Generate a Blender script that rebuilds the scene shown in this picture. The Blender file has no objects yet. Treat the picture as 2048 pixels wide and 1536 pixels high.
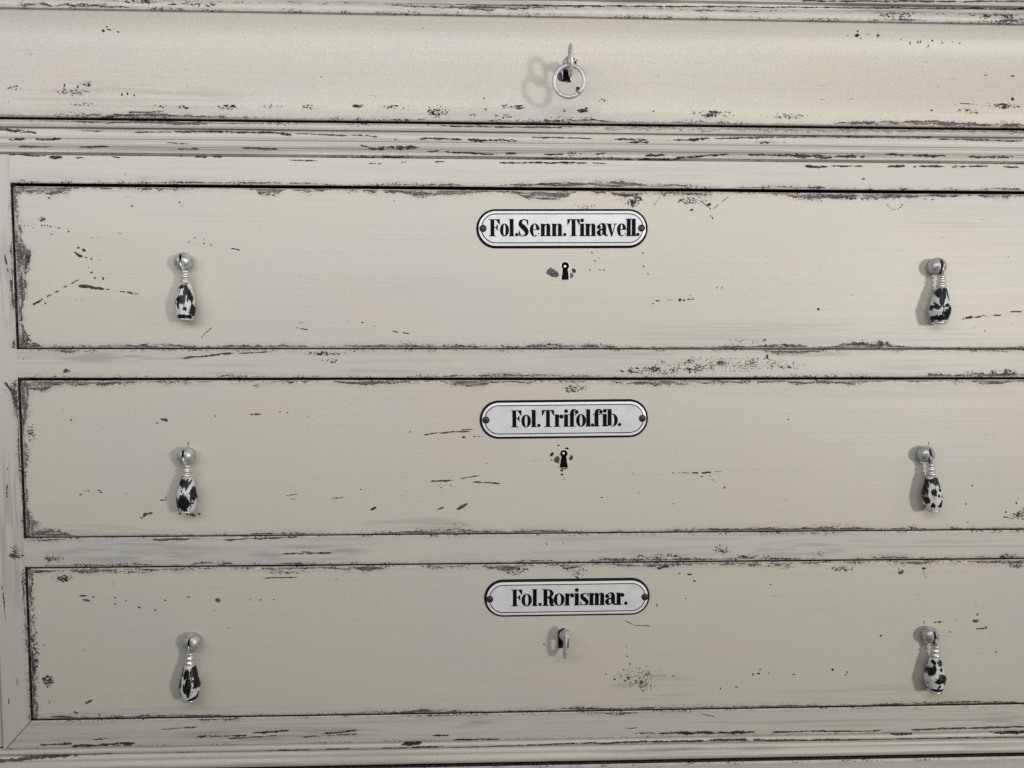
import bpy, bmesh, math, random
import numpy as np
from mathutils import Vector, Matrix

sc = bpy.context.scene
col = sc.collection

# ------------------------------------------------------------------ camera, light, exposure
F_PX, DIST = 1480.0, 0.592                  # focal length in pixels of a 2048 px wide frame; metres to the drawer fronts
PITCH, YAW, ROLL = -0.05821872, -0.03481656, -0.00089507
cz, sz = math.cos(YAW), math.sin(YAW)
cp, sp = math.cos(PITCH), math.sin(PITCH)
cr, sr = math.cos(ROLL), math.sin(ROLL)
RM = (Matrix(((cz, -sz, 0), (sz, cz, 0), (0, 0, 1))) @ Matrix(((1, 0, 0), (0, cp, -sp), (0, sp, cp)))
      @ Matrix(((cr, 0, sr), (0, 1, 0), (-sr, 0, cr))))
AX_R, AX_U, AX_F = RM @ Vector((1, 0, 0)), RM @ Vector((0, 0, 1)), RM @ Vector((0, 1, 0))
cam = bpy.data.cameras.new('camera')
cam.sensor_width, cam.lens = 36.0, 36.0 * F_PX / 2048
cam.clip_start, cam.clip_end = 0.01, 50
cam_ob = bpy.data.objects.new('camera', cam)
cam_ob.matrix_world = Matrix.Translation((0, -DIST, 0)) @ Matrix((AX_R, AX_U, -AX_F)).transposed().to_4x4()
col.objects.link(cam_ob)
sc.camera = cam_ob

world = bpy.data.worlds.new('World')
sc.world = world
world.use_nodes = True
bg = world.node_tree.nodes['Background']
bg.inputs['Color'].default_value = (1.0, 0.99, 0.95, 1)
bg.inputs['Strength'].default_value = 0.06


def area(name, loc, target, w, h, power, color):
    l = bpy.data.lights.new(name, 'AREA')
    l.shape, l.size, l.size_y, l.energy, l.color = 'RECTANGLE', w, h, power, color
    o = bpy.data.objects.new(name, l)
    o.location = loc
    o.rotation_euler = (Vector(target) - Vector(loc)).to_track_quat('-Z', 'Y').to_euler()
    col.objects.link(o)


area('window_light', (1.38, -1.60, 0.14), (0.0, 0, 0.1), 0.21, 0.23, 17.5, (1.0, 0.965, 0.90))
area('side_window_light', (1.75, -0.80, 0.40), (0.1, 0, 0.1), 0.35, 0.5, 2.2, (1.0, 0.98, 0.95))
area('front_window_light', (-0.24, -0.66, 0.31), (-0.24, 0, 0.24), 1.5, 0.26, 5.5, (0.97, 0.985, 1.0))

sc.cycles.use_denoising = False            # the photograph is grainy
sc.view_settings.view_transform = 'Standard'
sc.view_settings.look = 'None'
sc.view_settings.exposure = 0
sc.view_settings.gamma = 1
sc.view_settings.use_curve_mapping = False

PX = 4e-4                                   # one photo pixel on the drawer fronts, metres


def at(px, py, y=0.0):
    """the point of the plane Y = y that the photo shows at pixel (px, py)"""
    d = AX_R * ((px - 1024) / F_PX) - AX_U * ((py - 768) / F_PX) + AX_F
    t = (y + DIST) / d.y
    return d.x * t, d.z * t


# ------------------------------------------------------------------ noise in numpy
def _h(i, j, s):
    v = np.sin(i * 127.1 + j * 311.7 + s * 74.7) * 43758.5453
    return v - np.floor(v)


def vn(x, z, s):
    i, j = np.floor(x), np.floor(z)
    u, v = x - i, z - j
    u, v = u * u * (3 - 2 * u), v * v * (3 - 2 * v)
    return (_h(i, j, s) * (1 - u) + _h(i + 1, j, s) * u) * (1 - v) + (_h(i, j + 1, s) * (1 - u) + _h(i + 1, j + 1, s) * u) * v


def fbm(x, z, s, o=3):
    a, t, r = 0.0, 0.0, 1.0
    for k in range(o):
        a = a + vn(x * 2 ** k, z * 2 ** k, s + 13 * k) * r
        t += r
        r *= 0.55
    return a / t


def sst(a, b, x):
    t = np.clip((x - a) / (b - a), 0, 1)
    return t * t * (3 - 2 * t)


def faint_marks(w, x0, x1, y0, y1, seed, n=46):
    """pinholes and hair scratches too faint to place one by one"""
    r = random.Random(seed)
    for _ in range(n):
        x, y = r.uniform(x0, x1), r.uniform(y0, y1)
        if r.random() < 0.55:
            w.spot(x, y, r.uniform(2, 4.5), r.uniform(1.8, 2.8), r.uniform(-20, 20), r.uniform(0.2, 0.8), 0.8, r.uniform(0.3, 0.8))
        else:
            l = r.uniform(8, 40)
            w.streak(x, y, x + l, y + r.uniform(-0.12, 0.08) * l, r.uniform(1.5, 2.6), r.uniform(0.2, 0.6), 0.35, 0.5, r.uniform(0.25, 0.6))


class Wear:
    """paint wear over a surface: wear = old wood laid bare, stip = how densely it is stippled with tiny chips, dark = how black it is, grime = thin grey rubbed paint.
    Marks are given at photo pixels and turned into metres on the surface; sizes in PX."""

    def __init__(self, X, Z, y, seed):
        self.sh = X.shape
        self.X, self.Z, self.y, self.s = X.ravel(), Z.ravel(), y, seed
        n = self.X.size
        self.wear, self.dark, self.grime, self.stip = np.zeros(n), np.zeros(n), np.zeros(n), np.zeros(n)
        self.k = 0

    def pick(self, x0, x1, z0, z1):
        return np.nonzero((self.X > x0) & (self.X < x1) & (self.Z > z0) & (self.Z < z1))[0]

    def put(self, i, c, d):
        o = self.wear[i]
        t = np.where(c > 1e-4, c / np.maximum(c + o * (1 - c), 1e-6), 0)
        self.dark[i] = self.dark[i] * (1 - t) + d * t
        self.wear[i] = np.maximum(o, c)

    def nxt(self):
        self.k += 1
        return self.s * 17.3 + self.k * 3.7

    def spot(self, px, py, w, h, ang=0, dark=0.9, rag=0.7, a=1.0):
        s = self.nxt()
        cx, czz = at(px, py, self.y)
        w, h = max(w * 0.84, 1.8) * 0.5 * PX, max(h * 0.84, 1.8) * 0.5 * PX
        r = max(w, h) * 1.7 + 2 * PX
        i = self.pick(cx - r, cx + r, czz - r, czz + r)
        dx, dz = self.X[i] - cx, self.Z[i] - czz
        c_, s_ = math.cos(math.radians(ang)), math.sin(math.radians(ang))
        u, v = (dx * c_ + dz * s_), (-dx * s_ + dz * c_)
        q = np.sqrt((u / (w + .3 * PX)) ** 2 + (v / (h + .3 * PX)) ** 2)
        g = max(min(w, h) * 0.9, 1.2 * PX)
        q = q + rag * (fbm(dx / g + 50, dz / g + 50, s, 2) - 0.5)
        self.put(i, a * sst(1.15, 0.75, q), dark)

    def cluster(self, x0, y0, x1, y1, dens=0.4, sx=5, sz=3, dark=0.85, ang=0, a=1.0, soft=0.35):
        s = self.nxt()
        dens, sx, sz = min(dens * 0.88, 0.47), sx * 0.72, sz * 0.8
        ax, az = at(x0, y1, self.y)
        bx, bz = at(x1, y0, self.y)
        i = self.pick(ax, bx, az, bz)
        x, z = self.X[i], self.Z[i]
        mx, mz, hx, hz = (ax + bx) / 2, (az + bz) / 2, (bx - ax) / 2, (bz - az) / 2
        r = np.sqrt(((x - mx) / hx) ** 2 + ((z - mz) / hz) ** 2) ** 1.0
        edge = sst(1.0, 1.0 - soft * 1.6, r)
        c_, s_ = math.cos(math.radians(ang)), math.sin(math.radians(ang))
        u, v = (x * c_ + z * s_) / (sx * PX), (-x * s_ + z * c_) / (sz * PX)
        n = 0.5 * vn(u, v, s) + 0.3 * vn(u * 2.1, v * 2.1, s + 5) + 0.2 * vn(u * 0.5, v * 0.5, s + 7)
        big = vn(x / (sx * 5 * PX), z / (sz * 4 * PX), s + 9)
        st = sst(1.0, 0.1, r) * dens * (0.35 + 1.3 * big)
        self.dark[i] = np.where(self.wear[i] < 0.05, np.maximum(self.dark[i], dark * 0.85), self.dark[i])
        self.stip[i] = np.maximum(self.stip[i], a * st)
        th = 1.0 - 0.70 * dens * edge * (0.55 + 0.9 * big)
        c = sst(th - 0.03, th + 0.10, n + 0.12) * (edge > 0.02)
        self.put(i, a * c, np.clip(dark + 0.7 * (vn(x / (4 * PX), z / (3 * PX), s + 11) - 0.55), 0, 1))

    def streak(self, x0, y0, x1, y1, th=3, dark=0.85, broken=0.3, rag=0.5, a=1.0):
        s = self.nxt()
        th = th * 0.64
        p, q = Vector(at(x0, y0, self.y)), Vector(at(x1, y1, self.y))
        d = q - p
        L = max(d.length, 1e-5)
        t_ = d / L
        m = th * 2 * PX + 2 * PX
        i = self.pick(min(p.x, q.x) - m, max(p.x, q.x) + m, min(p.y, q.y) - m, max(p.y, q.y) + m)
        dx, dz = self.X[i] - p.x, self.Z[i] - p.y
        u, v = dx * t_.x + dz * t_.y, -dx * t_.y + dz * t_.x
        v = v + (fbm(u / (25 * PX), 0 * u, s, 2) - 0.5) * th * 0.9 * PX
        prof = sst(0, min(0.2, 12 * PX / L), u / L) * sst(1, 1 - min(0.2, 12 * PX / L), u / L)
        hw = 0.5 * th * PX * (0.25 + 1.25 * fbm(u / (14 * PX), 0 * u + 3, s + 2, 2)) * prof
        hw = hw + 0.4 * PX * prof
        gap = sst(broken - 0.08, broken + 0.08, fbm(u / (9 * PX), v / (2.5 * PX), s + 4, 3) * 1.4 - 0.2) if broken > 0 else 1
        n = (fbm(self.X[i] / (4 * PX), self.Z[i] / (2 * PX), s + 6, 3) - 0.5) * 1.6 * rag * th * PX
        c = sst(0.5 * PX, -0.5 * PX, np.abs(v) - hw + n) * gap * (prof > 0.02)
        self.put(i, a * c, dark)

    def rub(self, x0, y0, x1, y1, a=0.5, sx=60, sz=4, ang=0):
        """a soft grey rubbed area with a brushed grain"""
        s = self.nxt()
        ax, az = at(x0, y1, self.y)
        bx, bz = at(x1, y0, self.y)
        i = self.pick(ax, bx, az, bz)
        x, z = self.X[i], self.Z[i]
        r = ((x - (ax + bx) / 2) / ((bx - ax) / 2)) ** 2 + ((z - (az + bz) / 2) / ((bz - az) / 2)) ** 2
        n = fbm(x / (sx * PX), z / (sz * PX), s, 3)
        self.grime[i] = np.maximum(self.grime[i], a * sst(1, 0.3, r) * sst(0.32, 0.7, n))

    def all_over(self, a=0.3, sx=150, sz=5, lo=0.45, hi=0.8):
        s = self.nxt()
        n = fbm(self.X / (sx * PX), self.Z / (sz * PX), s, 4)
        b = fbm(self.X / (sx * 1.7 * PX), self.Z / (sz * 9 * PX), s + 3, 2)
        a = a * 0.85
        self.grime = np.maximum(self.grime, a * sst(lo, hi, n) * sst(0.25, 0.7, b))

    def edge(self, side, pos, base=6, amp=5, bumps=(), rag=3.0, dark=0.25, lo=None, hi=None, run=90, outline=0.5, spread=1.0, only=None):
        """worn band along an edge at coordinate pos (m); bumps = (photo px along the edge, half width, extra depth)"""
        s = self.nxt()
        if side in 'tb':
            d = (pos - self.Z) / PX if side == 't' else (self.Z - pos) / PX
            al = self.X / PX
        else:
            d = (self.X - pos) / PX if side == 'l' else (pos - self.X) / PX
            al = self.Z / PX
        mx = base + amp * 2 + rag * 2 + max([b[2] for b in bumps], default=0) + 4
        i = np.nonzero((d > -8) & (d < mx))[0]
        d, al = d[i], al[i]
        base, amp = base * 0.85, amp * 0.8
        w = base * 0.4 + amp * (2.2 * fbm(al / run, 0 * al, s, 3) - 0.75) + base * 0.6 * vn(al / (run * 0.3), 0 * al + 5, s + 1)
        for (b, hw, dep) in bumps:
            if side in 'tb':
                c = at(b, 768, self.y)[0] / PX
            else:
                c = at(40, b, self.y)[1] / PX
            w = w + 0.82 * dep * np.exp(-((al - c) / hw) ** 4) * (0.75 + 0.5 * vn(al / 9, 0 * al, s + c))
        gx, gz = (5.0, 3.0) if side in 'tb' else (3.0, 5.0)
        n = fbm(self.X[i] / (gx * PX), self.Z[i] / (gz * PX), s + 2, 3) - 0.5
        ragl = rag * (0.35 + 1.3 * vn(al / 40, 0 * al + 9, s + 4))
        q = w + 2.4 * n * ragl - d
        q = q - 0.18 * base
        if only:
            kk = np.zeros(len(al))
            for (z0, z1) in only:
                kk = np.maximum(kk, sst(z0 - 0.002, z0 + 0.001, self.Z[i]) * sst(z1 + 0.002, z1 - 0.001, self.Z[i]))
            q = q - (1 - kk) * 30
        X_, Z_ = self.X[i] / PX, self.Z[i] / PX
        if side in 'tb':
            inner = fbm(X_ / 26, Z_ / 2.6, s + 21, 3)
        else:
            inner = fbm(X_ / 3.5, Z_ / 20, s + 21, 3)
        rim = np.exp(-(q / 1.6) ** 2) * sst(0.35, 0.62, vn(al / 14, 0 * al, s + 23))
        c = sst(-0.8 * spread, 0.9 * spread, q) * np.clip(0.52 + 1.5 * (inner - 0.38) + 0.8 * rim, 0.30, 1)
        c = c * (0.30 + 0.70 * sst(0.8, 3.2, d))           # arris coloured paler to draw the thin lit line along it
        dk = dark + 1.1 * (fbm(al / 30, d / 3, s + 6, 3) - 0.5) + outline * rim
        self.put(i, c, np.clip(dk, 0, 1))
        # a faint rubbed margin beyond the bare wood
        self.grime[i] = np.maximum(self.grime[i], 0.42 * sst(-13, 1, q) * vn(self.X[i] / (9 * PX), self.Z[i] / (3 * PX), s + 8))
        self.stip[i] = np.maximum(self.stip[i], 0.42 * sst(-7, 1, q) * sst(0.4, 0.7, vn(al / 22, 0 * al + 2, s + 31)))


# ------------------------------------------------------------------ materials
def new_mat(name):
    m = bpy.data.materials.new(name)
    m.use_nodes = True
    nt = m.node_tree
    return m, nt, nt.nodes['Principled BSDF']


def N(nt, t, **kw):
    n = nt.nodes.new(t)
    for k, v in kw.items():
        setattr(n, k, v)
    return n


def mixc(nt, fac, a, b, bt='MIX'):
    n = N(nt, 'ShaderNodeMix', data_type='RGBA', blend_type=bt)
    for s, v in (('Factor', fac), ('A', a), ('B', b)):
        sk = [x for x in n.inputs if x.name == s and (x.type == 'RGBA' if s != 'Factor' else x.type == 'VALUE')][0]
        if isinstance(v, bpy.types.NodeSocket):
            nt.links.new(v, sk)
        else:
            sk.default_value = v if s == 'Factor' else (*v, 1)
    return [x for x in n.outputs if x.type == 'RGBA'][0]


def math_(nt, op, a, b=0.0, clamp=False):
    n = N(nt, 'ShaderNodeMath', operation=op, use_clamp=clamp)
    for k, v in enumerate((a, b)):
        if isinstance(v, bpy.types.NodeSocket):
            nt.links.new(v, n.inputs[k])
        else:
            n.inputs[k].default_value = v
    return n.outputs[0]


def noise(nt, vec, scale, detail=2, rough=0.5, stretch=None, w=None):
    if stretch:
        mp = N(nt, 'ShaderNodeMapping')
        mp.inputs['Scale'].default_value = stretch
        nt.links.new(vec, mp.inputs['Vector'])
        vec = mp.outputs[0]
    n = N(nt, 'ShaderNodeTexNoise', noise_dimensions='4D' if w else '3D')
    n.inputs['Scale'].default_value = scale
    n.inputs['Detail'].default_value = detail
    n.inputs['Roughness'].default_value = rough
    nt.links.new(vec, n.inputs['Vector'])
    if w:
        nt.links.new(w, n.inputs['W'])
    return n.outputs['Fac']


def ramp(nt, v, a, b):
    n = N(nt, 'ShaderNodeMapRange', interpolation_type='SMOOTHSTEP')
    nt.links.new(v, n.inputs[0])
    n.inputs[1].default_value, n.inputs[2].default_value = a, b
    return n.outputs[0]


def painted_wood(name, cream, pink, green, upright=False):
    m, nt, bs = new_mat(name)
    tc = N(nt, 'ShaderNodeTexCoord').outputs['Object']
    rnd = math_(nt, 'MULTIPLY', N(nt, 'ShaderNodeObjectInfo').outputs['Random'], 40)
    att = lambda a: N(nt, 'ShaderNodeAttribute', attribute_name=a).outputs['Fac']
    wear, dark, grime, stip = att('wear'), att('dark'), att('grime'), att('stip')
    hf = noise(nt, tc, 700, 3, 0.6, (1.5, 1, 0.8) if upright else (0.8, 1, 1.5), rnd)       # ragged fine breaking of the paint
    wear = ramp(nt, math_(nt, 'ADD', wear, math_(nt, 'MULTIPLY', math_(nt, 'SUBTRACT', hf, 0.5), math_(nt, 'MULTIPLY', wear, 2.3))), 0.24, 0.98)
    h2 = noise(nt, tc, 950, 2, 0.55, (0.75, 1, 1.25), math_(nt, 'ADD', rnd, 3))
    chips = ramp(nt, math_(nt, 'ADD', h2, math_(nt, 'MULTIPLY', stip, 0.34)), 0.665, 0.735)
    chips = math_(nt, 'MULTIPLY', chips, ramp(nt, stip, 0.02, 0.12))
    wear = math_(nt, 'MAXIMUM', wear, chips)
    c = mixc(nt, ramp(nt, noise(nt, tc, 6, 3, 0.55, (1, 1, 2), rnd), 0.42, 0.72), cream, pink)
    c = mixc(nt, ramp(nt, noise(nt, tc, 7.5, 3, 0.5, (1, 1, 1.6), math_(nt, 'ADD', rnd, 7)), 0.45, 0.72), c, green)
    br = noise(nt, tc, 60, 4, 0.6, (12, 1, 0.12) if upright else (0.10, 1, 9), rnd)       # brush marks
    c = mixc(nt, math_(nt, 'MULTIPLY', ramp(nt, br, 0.48, 0.8), 0.16), c, (0.30, 0.29, 0.28))
    sp = noise(nt, tc, 1150, 2, 0.65)                                                       # fine tooth of the chalky paint
    c = mixc(nt, math_(nt, 'MULTIPLY', ramp(nt, sp, 0.36, 0.66), 0.33), c, (0.30, 0.29, 0.265))
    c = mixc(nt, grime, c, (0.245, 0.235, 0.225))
    wv = noise(nt, tc, 55, 3, 0.6, (0.5, 1, 3), rnd)
    bare = mixc(nt, ramp(nt, wv, 0.5, 0.68), (0.135, 0.122, 0.120), (0.092, 0.066, 0.056))
    bare = mixc(nt, dark, bare, (0.006, 0.005, 0.006))
    c = mixc(nt, wear, c, bare)
    nt.links.new(c, bs.inputs['Base Color'])
    rg = math_(nt, 'ADD', math_(nt, 'MULTIPLY', wear, 0.22), 0.40)
    rg = math_(nt, 'ADD', rg, math_(nt, 'MULTIPLY', br, 0.10))
    nt.links.new(rg, bs.inputs['Roughness'])
    nt.links.new(math_(nt, 'SUBTRACT', 0.5, math_(nt, 'MULTIPLY', wear, 0.38)), bs.inputs['Specular IOR Level'])
    hgt = math_(nt, 'SUBTRACT', math_(nt, 'MULTIPLY', br, 0.32), wear)
    hgt = math_(nt, 'ADD', hgt, math_(nt, 'MULTIPLY', sp, 0.10))
    bp = N(nt, 'ShaderNodeBump')
    bp.inputs['Strength'].default_value = 0.85
    bp.inputs['Distance'].default_value = 0.00035
    nt.links.new(hgt, bp.inputs['Height'])
    nt.links.new(bp.outputs[0], bs.inputs['Normal'])
    return m


CREAM, PINK, GREEN = (0.610, 0.580, 0.497), (0.615, 0.562, 0.495), (0.580, 0.572, 0.520)
M_PAINT = painted_wood('worn cream paint', CREAM, PINK, GREEN)
M_FRAME = painted_wood('worn grey cream paint', (0.600, 0.580, 0.512), (0.59, 0.555, 0.50), (0.57, 0.562, 0.52))
M_STILE = painted_wood('worn pale grey paint', (0.585, 0.572, 0.515), (0.575, 0.55, 0.505), (0.56, 0.555, 0.51), True)


def plain(name, c, rough=0.5, metal=0.0, vary=0.0, scale=300, spec=0.5):
    m, nt, bs = new_mat(name)
    bs.inputs['Roughness'].default_value = rough
    bs.inputs['Metallic'].default_value = metal
    bs.inputs['Specular IOR Level'].default_value = spec
    tc = N(nt, 'ShaderNodeTexCoord').outputs['Object']
    f = noise(nt, tc, scale, 3, 0.6)
    nt.links.new(mixc(nt, math_(nt, 'MULTIPLY', ramp(nt, f, 0.35, 0.7), vary), c, tuple(v * 0.35 for v in c)), bs.inputs['Base Color'])
    return m


M_DARK = plain('dark old wood', (0.018, 0.014, 0.012), 0.8, vary=0.3, scale=60)
M_KNOB = plain('dull silvered metal', (0.56, 0.56, 0.55), 0.36, 0.4, 0.7, 330)
M_NECK = plain('rubbed bright metal', (0.72, 0.71, 0.68), 0.30, 0.55, 0.55, 420)
M_LINER = plain('pale rubbed steel liner', (0.78, 0.77, 0.74), 0.35, 0.3, 0.4, 500)
M_STEEL = plain('worn pale steel', (0.64, 0.63, 0.60), 0.38, 0.3, 0.6, 420)
M_RING = plain('nickel ring', (0.50, 0.50, 0.49), 0.42, 0.35, 0.5, 420)
M_RUST = plain('rusty brown screw', (0.060, 0.045, 0.038), 0.5, 0.5, 0.5, 900)
M_BLACK = plain('black enamel', (0.006, 0.006, 0.010), 0.45, spec=0.12)
M_BLACKP = plain('black enamel letters', (0.005, 0.005, 0.010), 0.55, spec=0.05)
M_WHITE = plain('white enamel', (0.80, 0.80, 0.80), 0.25)
M_ENAMEL = plain('greyed white enamel', (0.70, 0.70, 0.71), 0.25, vary=0.16, scale=120)


def drop_mat():
    m, nt, bs = new_mat('chipped white over black')
    tc = N(nt, 'ShaderNodeTexCoord').outputs['Object']
    rnd = math_(nt, 'MULTIPLY', N(nt, 'ShaderNodeObjectInfo').outputs['Random'], 90)
    v = N(nt, 'ShaderNodeAttribute', attribute_name='bare').outputs['Fac']
    n2 = noise(nt, tc, 1100, 3, 0.6, (1.2, 1.2, 0.7), rnd)
    v = math_(nt, 'ADD', v, math_(nt, 'MULTIPLY', math_(nt, 'SUBTRACT', n2, 0.5), 1.3))
    k = ramp(nt, v, 0.42, 0.58)
    n3 = noise(nt, tc, 400, 3, 0.6, None, rnd)
    white = mixc(nt, ramp(nt, n3, 0.45, 0.75), (0.66, 0.66, 0.66), (0.40, 0.40, 0.41))
    nt.links.new(mixc(nt, k, white, (0.010, 0.010, 0.011)), bs.inputs['Base Color'])
    bs.inputs['Roughness'].default_value = 0.38
    bs.inputs['Specular IOR Level'].default_value = 0.22
    bp = N(nt, 'ShaderNodeBump')
    bp.inputs['Strength'].default_value = 0.5
    bp.inputs['Distance'].default_value = 0.0003
    nt.links.new(math_(nt, 'SUBTRACT', 1.0, k), bp.inputs['Height'])
    nt.links.new(bp.outputs[0], bs.inputs['Normal'])
    return m


M_DROP = drop_mat()


# ------------------------------------------------------------------ building helpers
def link(name, me, mats, parent=None):
    o = bpy.data.objects.new(name, me)
    for m in (mats if isinstance(mats, (list, tuple)) else [mats]):
        me.materials.append(m)
    col.objects.link(o)
    if parent:
        o.parent = parent
    return o


def empty(name, loc, parent=None):
    o = bpy.data.objects.new(name, None)
    o.empty_display_size = 0.01
    col.objects.link(o)
    if parent:
        o.parent = parent
    o.location = loc
    return o


def tag(o, label, cat, group=None):
    o['label'], o['category'] = label, cat
    if group:
        o['group'] = group
    return o


def surface(name, X, Y, Z, wear, mat, parent, back=0.012, org=(0, 0, 0), hole=None, smooth=True):
    """a fine grid facing the room (rows from top to bottom) with a skirt going back; wear baked as attributes"""
    nz, nx = X.shape
    front = np.stack([X, Y, Z], -1).reshape(-1, 3)
    idx = np.arange(nz * nx).reshape(nz, nx)
    loop = np.concatenate([idx[0, :-1], idx[:-1, -1], idx[-1, :0:-1], idx[:0:-1, 0]])
    sk0 = front[loop].copy()
    sk = sk0.copy()
    sk[:, 1] = back
    verts = np.concatenate([front, sk0, sk]) - np.array(org)
    q = np.stack([idx[:-1, :-1], idx[1:, :-1], idx[1:, 1:], idx[:-1, 1:]], -1).reshape(-1, 4)
    if hole is not None:
        cx = front[q].mean(1)
        q = q[~hole(cx[:, 0], cx[:, 2])]
    nb = len(loop)
    a = np.arange(nb)
    b = (a + 1) % nb
    s = np.stack([nz * nx + a, nz * nx + b, nz * nx + nb + b, nz * nx + nb + a], -1)
    faces = np.concatenate([q, s])
    me = bpy.data.meshes.new(name)
    me.vertices.add(len(verts))
    me.vertices.foreach_set('co', verts.astype(np.float32).ravel())
    me.loops.add(faces.size)
    me.loops.foreach_set('vertex_index', faces.astype(np.int32).ravel())
    me.polygons.add(len(faces))
    me.polygons.foreach_set('loop_start', np.arange(0, faces.size, 4, dtype=np.int32))
    sm = np.ones(len(faces), dtype=bool)
    sm[len(q):] = False
    me.polygons.foreach_set('use_smooth', sm)
    me.update(calc_edges=True)
    for an in ('wear', 'dark', 'grime', 'stip'):
        at_ = me.attributes.new(an, 'FLOAT', 'POINT')
        v = getattr(wear, an)
        v2 = np.concatenate([v, np.zeros(2 * nb)])
        if an == 'wear':
            v2[nz * nx:] = 1.0  # skirt sides coloured dark so the gaps read as black shadow lines
        if an == 'dark':
            v2[nz * nx:] = 0.8
        at_.data.foreach_set('value', v2.astype(np.float32))
    o = link(name, me, mat, parent)
    o.location = Vector(org) - (parent.location if parent else Vector((0, 0, 0)))
    return o


XMAX_FINE = at(2085, 768)[0]


def xcols(x0, x1, dx=7e-4):
    m = min(XMAX_FINE, x1)
    a = np.arange(x0, m, dx)
    if x1 > m:
        return np.concatenate([a, np.arange(m, x1, 4e-3), [x1]])
    return np.concatenate([a, [x1]])


def mesh_bm(bm, name, mats, parent=None, smooth=True):
    bmesh.ops.recalc_face_normals(bm, faces=bm.faces)
    me = bpy.data.meshes.new(name)
    bm.to_mesh(me)
    bm.free()
    if smooth:
        me.polygons.foreach_set('use_smooth', np.ones(len(me.polygons), dtype=bool))
    return link(name, me, mats, parent)


def box_bm(bm, x0, x1, y0, y1, z0, z1):
    v = [bm.verts.new(p) for p in ((x0, y0, z0), (x1, y0, z0), (x1, y1, z0), (x0, y1, z0), (x0, y0, z1), (x1, y0, z1), (x1, y1, z1), (x0, y1, z1))]
    for f in ((0, 1, 2, 3), (4, 7, 6, 5), (0, 4, 5, 1), (1, 5, 6, 2), (2, 6, 7, 3), (3, 7, 4, 0)):
        bm.faces.new([v[i] for i in f])


def lathe(bm, prof, n, axis='z', org=(0, 0, 0), phase=0.0, mat=0):
    """prof = (radius, height) pairs"""
    rings = []
    for r, h in prof:
        ring = []
        for k in range(n):
            a = 2 * math.pi * (k + phase) / n
            p = (r * math.cos(a), r * math.sin(a), h) if axis == 'z' else (r * math.cos(a), -h, r * math.sin(a))
            ring.append(bm.verts.new((p[0] + org[0], p[1] + org[1], p[2] + org[2])))
        rings.append(ring)
    for a, b in zip(rings, rings[1:]):
        for k in range(n):
            f = bm.faces.new((a[k], a[(k + 1) % n], b[(k + 1) % n], b[k]))
            f.material_index = mat
    for r in (rings[0], rings[-1]):
        f = bm.faces.new(r)
        f.material_index = mat


def tube(bm, pts, rad, n=12, closed=False, flat=(1, 1), up=(1, 0, 0)):
    """a tube along points; flat scales its section along (up, other)"""
    P = [Vector(p) for p in pts]
    m = len(P)
    rings = []
    for i, p in enumerate(P):
        if closed:
            t = P[(i + 1) % m] - P[i - 1]
        else:
            t = P[min(i + 1, m - 1)] - P[max(i - 1, 0)]
        t.normalize()
        u = Vector(up)
        u = (u - t * u.dot(t)).normalized()
        v = t.cross(u)
        r = rad[i] if isinstance(rad, (list, tuple)) else rad
        rings.append([bm.verts.new(p + u * (r * flat[0] * math.cos(2 * math.pi * k / n)) + v * (r * flat[1] * math.sin(2 * math.pi * k / n))) for k in range(n)])
    for i in range(m if closed else m - 1):
        a, b = rings[i], rings[(i + 1) % m]
        for k in range(n):
            bm.faces.new((a[k], a[(k + 1) % n], b[(k + 1) % n], b[k]))
    if not closed:
        bm.faces.new(rings[0])
        bm.faces.new(rings[-1])


# ------------------------------------------------------------------ measures of the chest (metres)
ZD = [(0.12029, -0.00648), (-0.03033, -0.15640), (-0.18090, -0.30555)]      # centre lines of the gaps over and under each drawer
XL = -0.36616                                                               # gap at the left of the drawers
XC = at(1129, 768)[0]
XR = 2 * XC - XL                                                            # the chest is symmetrical about the keyholes
X_OUT_L, X_OUT_R = at(5, 1480)[0], 2 * XC - at(5, 1480)[0]
GT, GB = (0.0011, 0.0009, 0.0006), (0.00035, 0.0003, 0.00035)               # half gaps above and below the drawers

chest = tag(empty('chest_of_drawers', (XC, 0, 0)),
            'old cream painted wooden chest frame with chipped mouldings around three labelled drawers', 'chest of drawers')

# dark carcass behind the fronts
bm = bmesh.new()
box_bm(bm, X_OUT_L + 0.004, X_OUT_R - 0.004, 0.030, 0.40, -0.375, 0.262)
o = mesh_bm(bm, 'carcass', M_DARK, chest, smooth=False)
o.location = (-XC, 0, 0)


def grid(xs, zs):
    X, Z = np.meshgrid(xs, zs)
    return X, Z


def soft_edges(X, Z, x0, x1, z0, z1, r):
    """y set back near the borders, like a softened arris of radius r"""
    d = np.minimum(np.minimum(X - x0, x1 - X), np.minimum(Z - z0, z1 - Z))
    d = np.clip(d, 0, r)
    return r - np.sqrt(np.maximum(r * r - (r - d) ** 2, 0))


# ---- horizontal rails
def rail(name, z1, z0, seed, r=0.0008):
    xs = xcols(XL - 0.00062, XR + 0.00062)
    zs = np.linspace(z1, z0, int((z1 - z0) / 4.5e-4) + 2)
    X, Z = grid(xs, zs)
    w = Wear(X, Z, 0, seed)
    Y = soft_edges(X, Z, -9, 9, z0, z1, r) + 0.0002 * (fbm(X / 0.09, Z / 0.01, seed, 2) - 0.5)
    return X, Y, Z, w


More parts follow.
